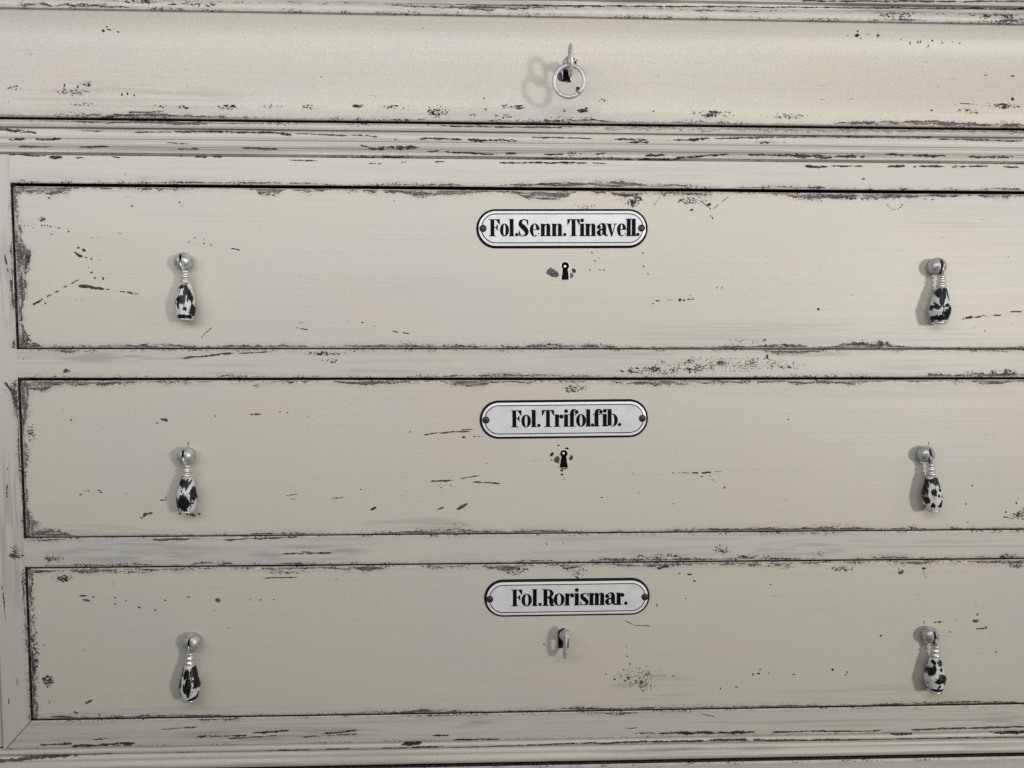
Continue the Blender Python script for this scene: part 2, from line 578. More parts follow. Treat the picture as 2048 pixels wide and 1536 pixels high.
Z_WAIST = at(1050, 318)[1]                  # lower edge of the waist moulding
z1, z0 = Z_WAIST - 0.0002, ZD[0][0] + GT[0]
X, Y, Z, w = rail('top_rail', z1, z0, 3)
w.all_over(0.20, 200, 4)
w.edge('b', z0, 3.5, 3.5, [(450, 160, 3), (1130, 130, 5), (1290, 110, 7), (1560, 90, 3), (1990, 40, 5)], rag=1.6, dark=0.42, run=130)
for a in ((-10, 308, 95, 312, 4), (97, 314, 126, 315, 7), (148, 316, 174, 316, 3.5), (222, 313, 242, 316, 2), (358, 312, 366, 312, 4), (388, 313, 416, 313.5, 4),
          (424, 314, 446, 314, 3), (575, 320, 636, 322, 3), (734, 327, 765, 328, 2.5), (800, 325, 815, 323, 2), (868, 324, 890, 323, 2.5)):
    w.streak(*a, dark=0.85, broken=0.12)
w.streak(995, 325, 1180, 326, 4.5, 0.95, 0.22)
w.streak(1180, 326, 1215, 327, 2, 0.8, 0.3)
w.streak(1605, 332, 1660, 333, 7, 0.95, 0.05)
w.streak(1658, 333, 1730, 333, 4, 0.9, 0.25)
w.streak(1770, 333, 1815, 332, 5, 0.85, 0.1)
w.streak(1820, 333, 1985, 333, 4.5, 0.9, 0.44)
w.streak(2005, 333, 2040, 334, 4, 0.85, 0.3)
w.spot(1727, 358, 10, 3, 5, 0.7)
w.spot(250, 348, 3, 2, 0, 0.6)
w.rub(20, 350, 520, 368, 0.35)
w.rub(1000, 356, 1420, 378, 0.45, 50, 4)
surface('top_rail', X, Y, Z, w, M_FRAME, chest)

z1, z0 = ZD[0][1] - GB[0], ZD[1][0] + GT[1]
X, Y, Z, w = rail('rail', z1, z0, 5)
w.all_over(0.34, 170, 4)
w.edge('t', z1, 2, 2.5, [(150, 40, 6), (1580, 50, 7), (420, 60, 3)], rag=1.5, dark=0.35)
w.edge('b', z0, 3, 3, [(90, 45, 3), (470, 60, 3), (960, 60, 4), (1100, 90, 3), (1870, 30, 4), (2000, 90, 7)], rag=2.0, dark=0.4)
w.streak(360, 716, 470, 707, 6, 0.55, 0.1)
w.streak(470, 707, 540, 704, 3, 0.4, 0.2)
w.spot(132, 742, 10, 16, 80, 0.3, 1.1)
w.cluster(585, 700, 712, 714, 0.52, 5, 5, 0.9, 40)
w.cluster(630, 715, 690, 730, 0.5, 6, 3, 0.8)
w.cluster(1190, 728, 1460, 754, 0.50, 5, 3.4, 0.9)
w.cluster(1230, 706, 1680, 752, 0.42, 6, 3.4, 0.65)
w.cluster(1950, 735, 2060, 756, 0.55, 4, 7, 0.7)
w.cluster(1830, 742, 1900, 756, 0.5, 6, 4, 0.7)
w.spot(1534, 713, 6, 10, 0, 0.95, 0.4)
w.spot(47, 718, 3, 3, 0, .8)
w.rub(80, 700, 420, 730, 0.5, 70, 5)
w.rub(640, 735, 960, 752, 0.32, 80, 3)
w.rub(900, 736, 1100, 756, 0.5, 30, 5)
w.rub(1500, 700, 1720, 716, 0.5, 60, 4)
surface('rail', X, Y, Z, w, M_FRAME, chest)

z1, z0 = ZD[1][1] - GB[1], ZD[2][0] + GT[2]
X, Y, Z, w = rail('rail', z1, z0, 7)
w.all_over(0.42, 170, 3.6, 0.42, 0.75)
w.edge('t', z1, 1.5, 2, [(80, 30, 4), (340, 45, 5), (1640, 80, 2)], rag=1.3, dark=0.4)
w.edge('b', z0, 3.5, 3, [(130, 50, 5), (250, 60, 4), (420, 40, 7), (1060, 50, 3), (1300, 120, 5), (1530, 100, 3), (1810, 40, 4)], rag=2.2, dark=0.45)
w.streak(445, 1080, 600, 1074, 5, 0.55, 0.1)
w.streak(300, 1080, 385, 1079, 4, 0.7, 0.1)
w.streak(562, 1108, 668, 1106, 4.5, 0.75, 0.2)
w.streak(600, 1104, 625, 1104, 3, 0.85, 0)
w.cluster(70, 1106, 140, 1130, 0.5, 6, 6, 0.6, 30)
w.cluster(1235, 1104, 1400, 1122, 0.5, 6, 5, 0.75, 30)
w.cluster(1415, 1080, 1470, 1122, 0.5, 7, 5, 0.7, -40)
w.cluster(1450, 1105, 1560, 1120, 0.46, 6, 4, 0.7)
w.cluster(1615, 1098, 1660, 1118, 0.55, 3, 12, 0.7)
w.cluster(1990, 1100, 2050, 1122, 0.45, 8, 4, 0.7, 30)
w.spot(1076, 1070, 8, 3, 0, 0.9)
w.spot(1093, 1088, 5, 4, 0, 0.8)
w.spot(1126, 1087, 3, 3, 0, 0.7)
w.rub(60, 1078, 470, 1130, 0.45, 60, 5)
w.rub(470, 1085, 760, 1128, 0.5, 90, 4)
w.rub(1480, 1075, 1720, 1120, 0.4, 60, 4)
surface('rail', X, Y, Z, w, M_FRAME, chest)

# ---- bottom rail and left stile, mitred at the corner
Z_BASE = at(1024, 1480)[1]
zt = ZD[2][1] - GB[2]
xs_t = np.concatenate([np.arange(0, 1, 1 / 1150), [1]])
zs = np.linspace(zt, Z_BASE + 0.0002, 52)
T, Z = np.meshgrid(xs_t, zs)
k = (zt - Z) / (zt - Z_BASE)
xl0, xl1 = XL - 0.0006, X_OUT_L + 0.0022
left = xl0 + (xl1 - xl0) * k + 0.0003
right = 2 * XC - left
X = left + (right - left) * T
w = Wear(X, Z, 0, 11)
Y = np.minimum(np.clip(0.0006 - (X - left), 0, 1), 0.0004) + soft_edges(X, Z, -9, 9, Z_BASE, zt, 0.0006)
w.all_over(0.45, 200, 4, 0.42, 0.75)
w.edge('t', zt, 1.5, 2, [(420, 60, 4), (900, 150, 2), (1240, 60, 5)], rag=1.3, dark=0.5)
w.edge('b', Z_BASE, 2, 1.5, [(200, 60, 3)], rag=1.2, dark=0.6)
w.streak(75, 1490, 150, 1486, 7, 0.5, 0.1)
w.streak(140, 1491, 276, 1486, 8, 0.78, 0.0)
w.streak(178, 1480, 216, 1476, 3, 0.6, 0.3)
w.streak(320, 1460, 400, 1453, 4, 0.4, 0.2)
w.streak(390, 1474, 500, 1470, 5, 0.75, 0.15)
w.streak(500, 1466, 582, 1460, 7, 0.8, 0.05)
w.streak(450, 1478, 560, 1471, 4, 0.6, 0.2)
w.streak(600, 1475, 720, 1468, 4, 0.55, 0.25)
w.streak(640, 1468, 720, 1460, 5, 0.65, 0.2)
w.streak(860, 1471, 902, 1470, 4, 0.9, 0)
w.streak(900, 1480, 1005, 1477, 4, 0.9, 0.1)
w.streak(1250, 1457, 1278, 1456, 4, 0.8, 0.4)
w.streak(1265, 1466, 1320, 1466, 5, 0.95, 0.4)
w.streak(1312, 1467, 1515, 1464, 7, 0.85, 0)
w.streak(1540, 1464, 1770, 1461, 4.5, 0.6, 0.05)
w.streak(1820, 1460, 2060, 1453, 5, 0.55, 0.1)
w.streak(1430, 1434, 1400, 1428, 4, 0.7, 0.1)
w.cluster(80, 1430, 95, 1442, 0.4, 5, 4, 0.5)
w.rub(300, 1445, 800, 1490, 0.55, 80, 5)
w.rub(860, 1430, 1000, 1460, 0.5, 60, 5)
w.rub(1950, 1420, 2060, 1460, 0.4)
surface('bottom_rail', X, Y, Z, w, M_FRAME, chest)

xs = np.linspace(X_OUT_L, XL - 0.00064, 44)
Z_TOPF = at(20, 236)[1]
t = np.concatenate([np.arange(0, 1, 1 / 950), [1]])
X, T = np.meshgrid(xs, t)
kk = np.clip((XL - 0.0006 - X) / (XL - 0.0006 - xl1), 0, 1)
zbot = zt - (zt - Z_BASE) * kk + 0.0003
Z = (Z_WAIST - 0.0002) + (zbot - (Z_WAIST - 0.0002)) * T
w = Wear(X, Z, 0, 13)
Y = soft_edges(X, Z, X_OUT_L, 9, -9, 9, 0.0007)
w.all_over(0.30, 5, 110, 0.42, 0.8)
w.edge('r', XL - 0.0007, 2, 2.0, [(520, 40, 4), (590, 30, 5), (700, 20, 7), (800, 40, 10), (905, 50, 3), (1180, 50, 5), (1290, 40, 3), (1440, 14, 4)], rag=1.6, dark=0.5, only=[(b, t) for t, b in ZD])
w.cluster(2, 752, 44, 800, 0.5, 5, 18, 0.75, 40)
w.streak(6, 760, 30, 790, 6, 0.8, 0.3)
w.streak(18, 770, 38, 830, 8, 0.55, 0.3)
w.streak(24, 765, 36, 800, 5, 0.4, 0.3)
w.cluster(10, 1080, 55, 1130, 0.42, 4, 14, 0.6, 70)
w.streak(3, 1165, 12, 1250, 3, 0.45, 0.2)
w.streak(14, 965, 14, 1000, 3, 0.6, 0.2)
w.streak(17, 1395, 18, 1410, 3, 0.5, 0.2)
w.streak(34, 1355, 34, 1372, 2.5, 0.4, 0.2)
w.spot(15, 938, 4, 3, 0, 0.6)
w.streak(9, 505, 24, 590, 4, 0.25, 0.3)
w.rub(-5, 440, 34, 690, 0.35, 5, 80)
w.rub(-5, 880, 50, 1250, 0.4, 5, 80)
stile = surface('stile', X, Y, Z, w, M_STILE, chest)
r_me = stile.data.copy()
so = bpy.data.objects.new('stile', r_me)
col.objects.link(so)
so.parent = chest
so.scale = (-1, 1, 1)
so.location = (XC * 2 - XC, 0, 0)

# outer corner posts, a step behind the stiles
for sgn in (1, -1):
    xa, xb = (X_OUT_L - 0.045, X_OUT_L - 0.0006)
    xs = np.linspace(xa, xb, 50)
    zs = np.linspace(Z_WAIST - 0.0002, Z_BASE, 600)
    X, Z = grid(xs, zs)
    if sgn < 0:
        X = 2 * XC - X[:, ::-1]
    w = Wear(X, Z, 0.004, 15 + sgn)
    w.all_over(0.3, 5, 110, 0.42, 0.8)
    surface('corner_post', X, 0.0035 + soft_edges(X, Z, X.min(), X.max(), -9, 9, 0.001), Z, w, M_STILE, chest, back=0.40)


# ---- mouldings swept along the front
def moulding(name, prof, seed, ext=0.0, mat=None, y=0.0, back=0.012):
    """prof = (z, y) from top to bottom"""
    pz, py = np.array([p[0] for p in prof]), np.array([p[1] for p in prof])
    s = np.concatenate([[0], np.cumsum(np.hypot(np.diff(pz), np.diff(py)))])
    q = np.linspace(0, s[-1], int(s[-1] / 4e-4) + 2)
    q = np.unique(np.concatenate([q, s]))
    zz, yy = np.interp(q, s, pz), np.interp(q, s, py)
    xs = xcols(X_OUT_L - 0.045 - ext, X_OUT_R + 0.045 + ext)
    X, Z = grid(xs, zz)
    Y = np.repeat(yy[:, None], len(xs), 1)
    Y = Y + 0.00025 * (fbm(X / 0.06, Z / 0.008, seed, 2) - 0.5)
    return X, Y, Z, Wear(X, Z, y, seed)


def arc(z0, y0, z1, y1, bulge, n=12):
    """points from (z0, y0) to (z1, y1) bowed out by bulge"""
    out = []
    for k in range(n + 1):
        t = k / n
        b = math.sin(math.pi * t) * bulge
        out.append((z0 + (z1 - z0) * t, y0 + (y1 - y0) * t - b))
    return out


def zc(py, y):
    return at(1050, py, y)[1]


# waist moulding: a small bead, a groove, a wide flattened round and a last groove
prof = [(zc(249.5, -0.006), 0.004), (zc(249.5, -0.006), -0.0045)] + arc(zc(250, -0.0055), -0.0050, zc(263.5, -0.0065), -0.0058, 0.0012) \
    + [(zc(265, -0.003), -0.0030), (zc(267, -0.003), -0.0032)] + arc(zc(268, -0.0055), -0.0052, zc(286, -0.005), -0.0050, 0.0006, 6) + [(zc(287, -0.0046), -0.0043)] + arc(zc(288, -0.0045), -0.0042, zc(301, -0.004), -0.0038, 0.0007, 6) + [(zc(302, -0.0032), -0.0030)] + arc(zc(303, -0.003), -0.0030, zc(313, -0.002), -0.0020, -0.0004, 6) \
    + [(zc(317, 0), 0.0004), (zc(318, 0), 0.0012)]
X, Y, Z, w = moulding('waist_moulding', prof, 21, y=-0.004)
w.all_over(0.42, 220, 3.2, 0.40, 0.75)
zb1 = zc(250, -0.0055)
w.edge('t', zb1, 3, 2.5, [(230, 60, 4), (400, 90, 3)], rag=1.2, dark=0.4, run=160)
for a in ((-10, 259, 80, 268, 7, .65), (155, 263, 215, 264, 2.5, .5), (265, 266, 350, 265, 3, .45), (345, 264, 450, 263, 5, .7), (400, 264, 580, 268, 5, .75),
          (560, 268, 586, 271, 7, .7), (590, 268, 700, 272, 3, .45),
          (16, 279, 54, 278.5, 4, .8), (70, 278, 96, 281, 5, .7), (88, 281, 126, 278, 4, .75),
          (30, 293, 105, 293, 3, .35), (153, 294, 220, 293, 3.5, .5), (330, 286, 380, 288, 2, .6), (350, 298, 400, 296, 4, .35), (480, 296, 560, 297, 4, .4),
          (700, 271, 760, 275, 4, .6), (835, 278, 930, 280, 5, .7), (930, 280, 1042, 283, 7, .78), (1060, 276, 1185, 278, 3.5, .75), (1225, 279, 1300, 281, 4, .7),
          (1250, 286, 1302, 286, 5, .85), (1330, 281, 1400, 281, 5, .75), (1370, 282, 1420, 278, 7, .8), (1420, 278, 1620, 274, 4, .75), (1600, 274, 1870, 276, 4, .8),
          (1870, 279, 2048, 283, 4, .55), (716, 291, 745, 297, 5, .75), (735, 297, 842, 295, 8, .7), (850, 303, 880, 302, 4, .6), (885, 303, 995, 308, 4, .7),
          (1008, 306, 1035, 306, 5, .75), (1085, 308, 1130, 308, 3, .7), (1190, 307, 1213, 306, 3, .7), (1287, 310, 1340, 310, 5, .85), (1280, 318, 1345, 316, 5, .8),
          (1345, 316, 1460, 308, 5, .85), (1490, 309, 1620, 310, 4, .75), (1580, 310, 1660, 313, 7, .6), (1640, 313, 1740, 312, 6, .6), (1770, 308, 1900, 312, 5, .7),
          (1935, 313, 2030, 314, 5, .7)):
    w.streak(*a[:5], dark=a[5], broken=0.16, rag=0.7)
w.cluster(1480, 281, 1600, 290, 0.5, 5, 4, 0.7)
w.cluster(780, 272, 800, 284, 0.4, 5, 4, 0.6)
w.cluster(1090, 302, 1200, 312, 0.4, 6, 4, 0.6)
# the bead is rubbed to brown wood towards the right
w.streak(1205, 258, 1600, 261, 11, 0.10, 0.3, 0.8, 0.6)
w.streak(1580, 262, 2080, 265, 10, 0.08, 0.3, 0.8, 0.6)
w.rub(1150, 250, 2200, 270, 0.6, 160, 3)
w.streak(260, 245, 420, 249, 9, 0.12, 0.05, 0.5)
w.streak(880, 253, 1130, 257, 4, 0.55, 0.25)
zg = zc(316, -0.0015)
w.edge('b', zg - 0.0016, 4, 3, [(860, 300, 2), (1250, 80, 3)], rag=1.0, dark=0.55, run=200)
w.rub(-200, 252, 2300, 270, 0.45, 260, 3)  # full-length grey bands: shading under bead and steps, painted into the colour
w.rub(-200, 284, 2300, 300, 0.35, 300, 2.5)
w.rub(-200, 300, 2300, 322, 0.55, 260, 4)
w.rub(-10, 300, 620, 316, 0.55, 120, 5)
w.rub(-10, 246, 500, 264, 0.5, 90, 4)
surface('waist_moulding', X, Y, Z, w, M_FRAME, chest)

# base moulding: fillet, groove, wide round, then a dark gap over the plinth
prof = [(Z_BASE, 0.0015)] + arc(Z_BASE - 0.0006, -0.0016, zc(1491, -0.002), -0.0022, 0.0006, 5) + [(zc(1493, 0), -0.0004), (zc(1495, 0), -0.0006)] \
    + arc(zc(1496, -0.002), -0.0016, zc(1507, -0.003), -0.0026, 0.0008, 6) + [(zc(1508, -0.0034), -0.0034)] + arc(zc(1509, -0.0036), -0.0036, zc(1523, -0.004), -0.0042, 0.0012, 8) + [(zc(1524, -0.002), -0.002), (zc(1525, 0), 0.004)]
X, Y, Z, w = moulding('base_moulding', prof, 23, y=-0.002)
w.all_over(0.40, 220, 3.5, 0.40, 0.75)
w.streak(-10, 1522, 100, 1514, 8, 0.35, 0.0)
w.streak(90, 1514, 232, 1508, 5, 0.5, 0.1)
w.streak(350, 1505, 395, 1504, 4, 0.7, 0.1)
w.streak(525, 1502, 625, 1500, 5, 0.75, 0.15)
w.streak(640, 1500, 712, 1497, 4, 0.6, 0.3)
w.streak(760, 1497, 820, 1496, 4, 0.75, 0.2)
w.streak(800, 1490, 845, 1486, 7, 0.85, 0)
w.streak(815, 1496, 890, 1492, 6, 0.85, 0.1)
w.streak(900, 1496, 1200, 1485, 4, 0.7, 0.15)
w.streak(1190, 1486, 1500, 1479, 6, 0.62, 0.05)
w.streak(1500, 1480, 1790, 1480, 7, 0.45, 0.05)
w.streak(1790, 1479, 2080, 1474, 6, 0.5, 0.15)
w.streak(1780, 1470, 1830, 1469, 3, 0.6, 0)
w.streak(1980, 1466, 2080, 1465, 5, 0.85, 0.1)
w.streak(620, 1535, 900, 1526, 7, 0.4, 0.05)
w.streak(900, 1527, 1060, 1522, 6, 0.5, 0.05)
w.streak(1060, 1524, 1400, 1519, 8, 0.5, 0.05)
w.streak(1390, 1519, 1720, 1516, 9, 0.45, 0.05)
w.streak(1720, 1515, 2080, 1506, 6, 0.42, 0.1)
w.rub(1150, 1486, 1600, 1510, 0.5, 120, 4)
w.rub(1750, 1482, 2080, 1505, 0.5, 120, 4)
w.rub(150, 1515, 700, 1536, 0.4, 120, 4)
w.rub(-200, 1496, 2300, 1512, 0.4, 260, 3)  # moulding's own shadow tones darkened into the paint along its length
w.rub(-200, 1512, 2300, 1534, 0.5, 260, 4)
surface('base_moulding', X, Y, Z, w, M_FRAME, chest)

zp = zc(1529, -0.002)
xs = xcols(X_OUT_L - 0.05, X_OUT_R + 0.05, 1.2e-3)
X, Z = grid(xs, np.linspace(zp, zp - 0.07, 60))
w = Wear(X, Z, -0.004, 27)
w.all_over(0.45, 200, 5)
w.edge('t', zp, 3, 2, rag=1.5, dark=0.5)
surface('plinth', X, -0.0045 + soft_edges(X, Z, -9, 9, zp - 0.07, zp, 0.001), Z, w, M_STILE, chest, back=0.40)

# cornice over the top drawer: a light flat bead and the grey underside band of the top
yb = -0.016
prof = [(zc(10.5, yb), 0.004), (zc(10.5, yb), yb + 0.002)] + arc(zc(11, yb), yb + 0.0008, zc(30.5, yb), yb + 0.0004, 0.0012, 8) + [(zc(31, yb), yb + 0.002), (zc(31.5, yb), -0.001)]
X, Y, Z, w = moulding('cornice_bead', prof, 31, y=yb, ext=0.006)
w.all_over(0.25, 160, 4)
ze = zc(31, yb)
w.edge('b', ze, 1.4, 1.4, [(100, 28, 9), (150, 12, 6), (215, 55, 7), (1080, 60, 2), (1780, 50, 4), (2010, 50, 9)], rag=2, dark=0.45)
w.edge('t', zc(11, yb), 1.5, 2, [(930, 130, 7), (1010, 80, 5), (1450, 90, 5)], rag=1.5, dark=0.4)
w.cluster(195, -4, 345, 10, 0.6, 8, 3.5, 0.8)
w.cluster(330, 2, 480, 16, 0.5, 8, 3, 0.75)
w.cluster(20, -4, 70, 10, 0.4, 4, 6, 0.85)
w.streak(335, 10, 358, 10, 4, 0.85, 0.1)
w.streak(1560, 5, 1760, 14, 0.01, 0.1)
w.cluster(1720, 16, 1850, 40, 0.45, 5, 4, 0.75)
w.cluster(1900, 16, 2070, 42, 0.62, 4, 5, 0.7, 40)
w.rub(700, 8, 1200, 24, 0.5, 100, 4)
w.rub(1350, 12, 1640, 26, 0.5, 90, 4)
surface('cornice_bead', X, Y, Z, w, M_FRAME, chest)

yc = -0.019
prof = [(zc(-120, yc), yc + 0.02), (zc(-120, yc), yc)] + arc(zc(-118, yc), yc - 0.0005, zc(-6, yc), yc + 0.001, 0.004, 10) + \
    [(zc(-4, yc), yc + 0.004)] + arc(zc(-3, yc), yc + 0.0042, zc(8, yc), yc + 0.0052, 0.0008, 5) + [(zc(9, yc), yc + 0.008), (zc(9.3, yc), 0.002)]
X, Y, Z, w = moulding('cornice', prof, 33, y=yc, ext=0.010)
w.all_over(0.7, 240, 3.5, 0.35, 0.6)
w.streak(560, 1, 700, 3, 6, 0.5, 0.1)
w.streak(700, 3, 2080, 14, 3, 0.8, 0.1)
w.streak(1600, 1, 2080, 3, 3, 0.6, 0.2)
w.rub(1080, -6, 2090, 16, 0.75, 200, 20)
w.rub(480, -6, 1200, 12, 0.6, 100, 20)
surface('cornice', X, Y, Z, w, M_FRAME, chest, back=0.05)


# ------------------------------------------------------------------ small fittings
def keyhole_outline(w, h, slot_top, slot_bot, n=16):
    """round hole of diameter w over a flared slot, total height h, centred on the round hole; (x, z) anticlockwise"""
    r = w / 2
    a0 = math.asin(min(0.999, slot_top / 2 / r))
    pts = []
    for k in range(n + 1):
        a = -math.pi / 2 + a0 + (2 * math.pi - 2 * a0) * k / n
        pts.append((r * math.cos(a), r * math.sin(a)))
    return pts + [(-slot_bot / 2, r - h), (slot_bot / 2, r - h)]


def inside(pts, X, Z):
    c = np.zeros(X.shape, bool)
    n = len(pts)
    for i in range(n):
        (x0, z0), (x1, z1) = pts[i], pts[(i + 1) % n]
        if z0 == z1:
            continue
        t = ((z0 > Z) != (z1 > Z)) & (X < (x1 - x0) * (Z - z0) / (z1 - z0) + x0)
        c ^= t
    return c


def keyhole(parent, pos, pts, rim, pin=None, depth=0.009, y0=-0.0003, mat=None):
    """the metal lined hole (part) with the dark lock behind it and, where the photo shows one, its pin"""
    bm = bmesh.new()
    n = len(pts)
    cx, czz = sum(p[0] for p in pts) / n, sum(p[1] for p in pts) / n

    def off(p, i, d):
        a, b = Vector(pts[i - 1]), Vector(pts[(i + 1) % n])
        t = (b - a).normalized()
        return (p[0] + t.y * d, p[1] - t.x * d)
    loops = []
    for d, y in ((rim, 0.0006), (rim, y0 * 0.5), (rim * 0.7, y0), (0.0002, y0), (0, y0 * 0.3), (0, depth)):
        loops.append([bm.verts.new((*[off(p, i, d)[0]], y, off(p, i, d)[1])) for i, p in enumerate(pts)])
    for a, b in zip(loops, loops[1:]):
        for i in range(n):
            f = bm.faces.new((a[i], a[(i + 1) % n], b[(i + 1) % n], b[i]))
            f.material_index = 1 if b is loops[-1] else 0
    f = bm.faces.new(loops[-1])
    f.material_index = 1
    if pin:
        lathe(bm, [(pin, 0.0), (pin, depth * 0.72), (pin * 0.75, depth * 0.78), (pin * 0.2, depth * 0.80)], 14, 'y', (0, depth - 0.0002, 0))
    o = mesh_bm(bm, 'keyhole', [mat or M_LINER, M_DARK], parent, smooth=False)
    o.location = Vector(pos) - parent.location
    return o


def drop_pull(parent, px, py, nx, bx, by, seed, ball_r=18.0, facets=8, blots=()):
    """ball knob at photo pixel (px, py) on the drawer front; its pendant's neck at column nx, its end at (bx, by)"""
    rnd = random.Random(seed)
    yk = -0.0056                                                # ball centre in front of the drawer
    x, z = at(px, py, yk)
    root = empty('drop_pull', Vector((x, 0, z)) - parent.location, parent)
    R = ball_r * PX * (DIST + yk) / DIST
    bm = bmesh.new()
    prof = [(R * 0.80, 0.0), (R * 0.84, 0.0008), (R * 0.78, 0.0016)]
    for k in range(15):
        a = math.radians(-38 + 128 * k / 14)
        prof.append((max(R * math.cos(a), 1e-5), -yk + R * 0.92 * math.sin(a)))
    lathe(bm, prof, 32, 'y')
    mesh_bm(bm, 'knob', M_KNOB, root)
    yp = yk - R * 0.34                                          # the pendant hangs this far out
    tx, tz = at(nx, py + 30, yp)
    ex, ez = at(bx, by, yp)
    # slit over the front of the ball, leaning with the tongue that hangs in it
    sx = (tx - x) * 0.25
    bm = bmesh.new()
    arcp = []
    for k in range(9):
        a = math.radians(-68 + 112 * k / 8)
        off = sx * (0.5 - math.sin(a)) * 0.8
        rr = math.sqrt(max(R * R - off * off, 1e-9))
        arcp.append((off, yk - rr * 0.925 * math.cos(a), rr * 1.005 * math.sin(a)))
    tube(bm, arcp, [0.0003] + [0.0009] * 7 + [0.0003], 8)
    mesh_bm(bm, 'slot', M_BLACK, root, smooth=False)
    L = z - ez
    tilt = math.atan2(ex - tx, tz - ez)
    u = PX
    sc_ = L / (118 * u)
    top = -20 * u * sc_
    ox = (tx - x) - math.tan(tilt) * (tz - z - top) * -1 * -1
    bm = bmesh.new()
    tube(bm, [(sx * 0.6 - ox, yk - R * 0.93 - yp, R * 0.02 - top), (sx * 0.9 - ox, yk - R * 0.95 - yp, -R * 0.4 - top), (-ox * 0.4, yk - R * 0.76 - yp, -R * 0.8 - top), (0, 0, -0.0004)],
         [0.0005, 0.0010, 0.0012, 0.0018], 10, flat=(0.75, 1.3))
    nk = [(4.0, 18.5), (7.6, 19.5), (8.0, 22), (6.4, 24), (6.2, 27.5), (8.4, 29), (8.8, 31.5), (8.2, 33), (6.4, 34.5), (6.4, 36.5), (8.8, 38), (9.6, 41), (9.0, 43), (8.0, 44.5), (8.0, 46)]
    lathe(bm, [(r * u, -h * u * sc_ - top) for r, h in nk], 20, 'z')
    nko = mesh_bm(bm, 'neck', M_NECK, root)
    bm = bmesh.new()
    m = rnd.uniform(0.95, 1.05)
    bd = [(9.5, 45), (11.8, 46.5), (13.0, 52), (16.0, 64), (19.0, 77), (20.8 * m, 86), (20.4 * m, 93), (18.8, 102), (16.6, 111), (15.2, 114)]
    hs = np.linspace(45, 114, 56)
    rs = np.interp(hs, [p[1] for p in bd], [p[0] for p in bd])
    rs = np.convolve(np.pad(rs, 2, mode='edge'), [.1, .2, .4, .2, .1], mode='valid')
    nn, ph = facets * (64 // facets), rnd.random()
    rings, bare = [], []
    for h, r in zip(hs, rs):
        ring = []
        for k in range(nn):
            th = 2 * math.pi * k / nn
            f = 2 * math.pi / facets
            rr = r * 0.97 * (0.35 + 0.65 * math.cos(f / 2) / math.cos((th + ph) % f - f / 2))
            x_, y_ = rr * math.cos(th), rr * math.sin(th)
            ring.append(bm.verts.new((x_ * u, y_ * u, -h * u * sc_ - top)))
            v = 0.0
            if y_ < 4:
                for (dx, dh, ww, hh, an) in blots:
                    c_, s_ = math.cos(math.radians(an)), math.sin(math.radians(an))
                    ex_, ez_ = x_ - dx, -(h - dh)
                    q = math.hypot((ex_ * c_ + ez_ * s_) / (ww / 2 + 0.4), (-ex_ * s_ + ez_ * c_) / (hh / 2 + 0.4))
                    q = q * 0.84 + 1.15 * (float(fbm(np.float64(x_ / 1.9), np.float64(h / 16.0), seed * 3.1 + 11, 3)) - 0.5)
                    v = max(v, min(1, max(0, 1.5 - q)))
                v = max(v, min(1, max(0, 4.5 * (float(fbm(np.float64(x_ / 3.2), np.float64(h / 12.0), seed * 7.7, 3)) - 0.60))))
            else:
                v = 1.0 if float(fbm(np.float64(x_ / 8.0), np.float64(h / 12.0), seed * 5.3, 2)) > 0.55 else 0.0
            bare.append(v)
        rings.append(ring)
    for A, B in zip(rings, rings[1:]):
        for k in range(nn):
            bm.faces.new((A[k], A[(k + 1) % nn], B[(k + 1) % nn], B[k]))
    bm.faces.new(rings[0])
    bm.faces.new(rings[-1])
    d = mesh_bm(bm, 'drop', M_DROP, root)
    d.data.attributes.new('bare', 'FLOAT', 'POINT').data.foreach_set('value', np.array(bare, np.float32))
    bm = bmesh.new()
    lathe(bm, [(12.6 * u, -113.8 * u * sc_ - top), (14.2 * u, -115 * u * sc_ - top), (14.0 * u, -117.2 * u * sc_ - top), (11 * u, -118.3 * u * sc_ - top)], 24, 'z')
    e = mesh_bm(bm, 'end_cap', M_NECK, root)
    for q in (nko, d, e):
        q.location = (ox, yp, top)
        q.rotation_euler = (0, -tilt, 0)
    return root


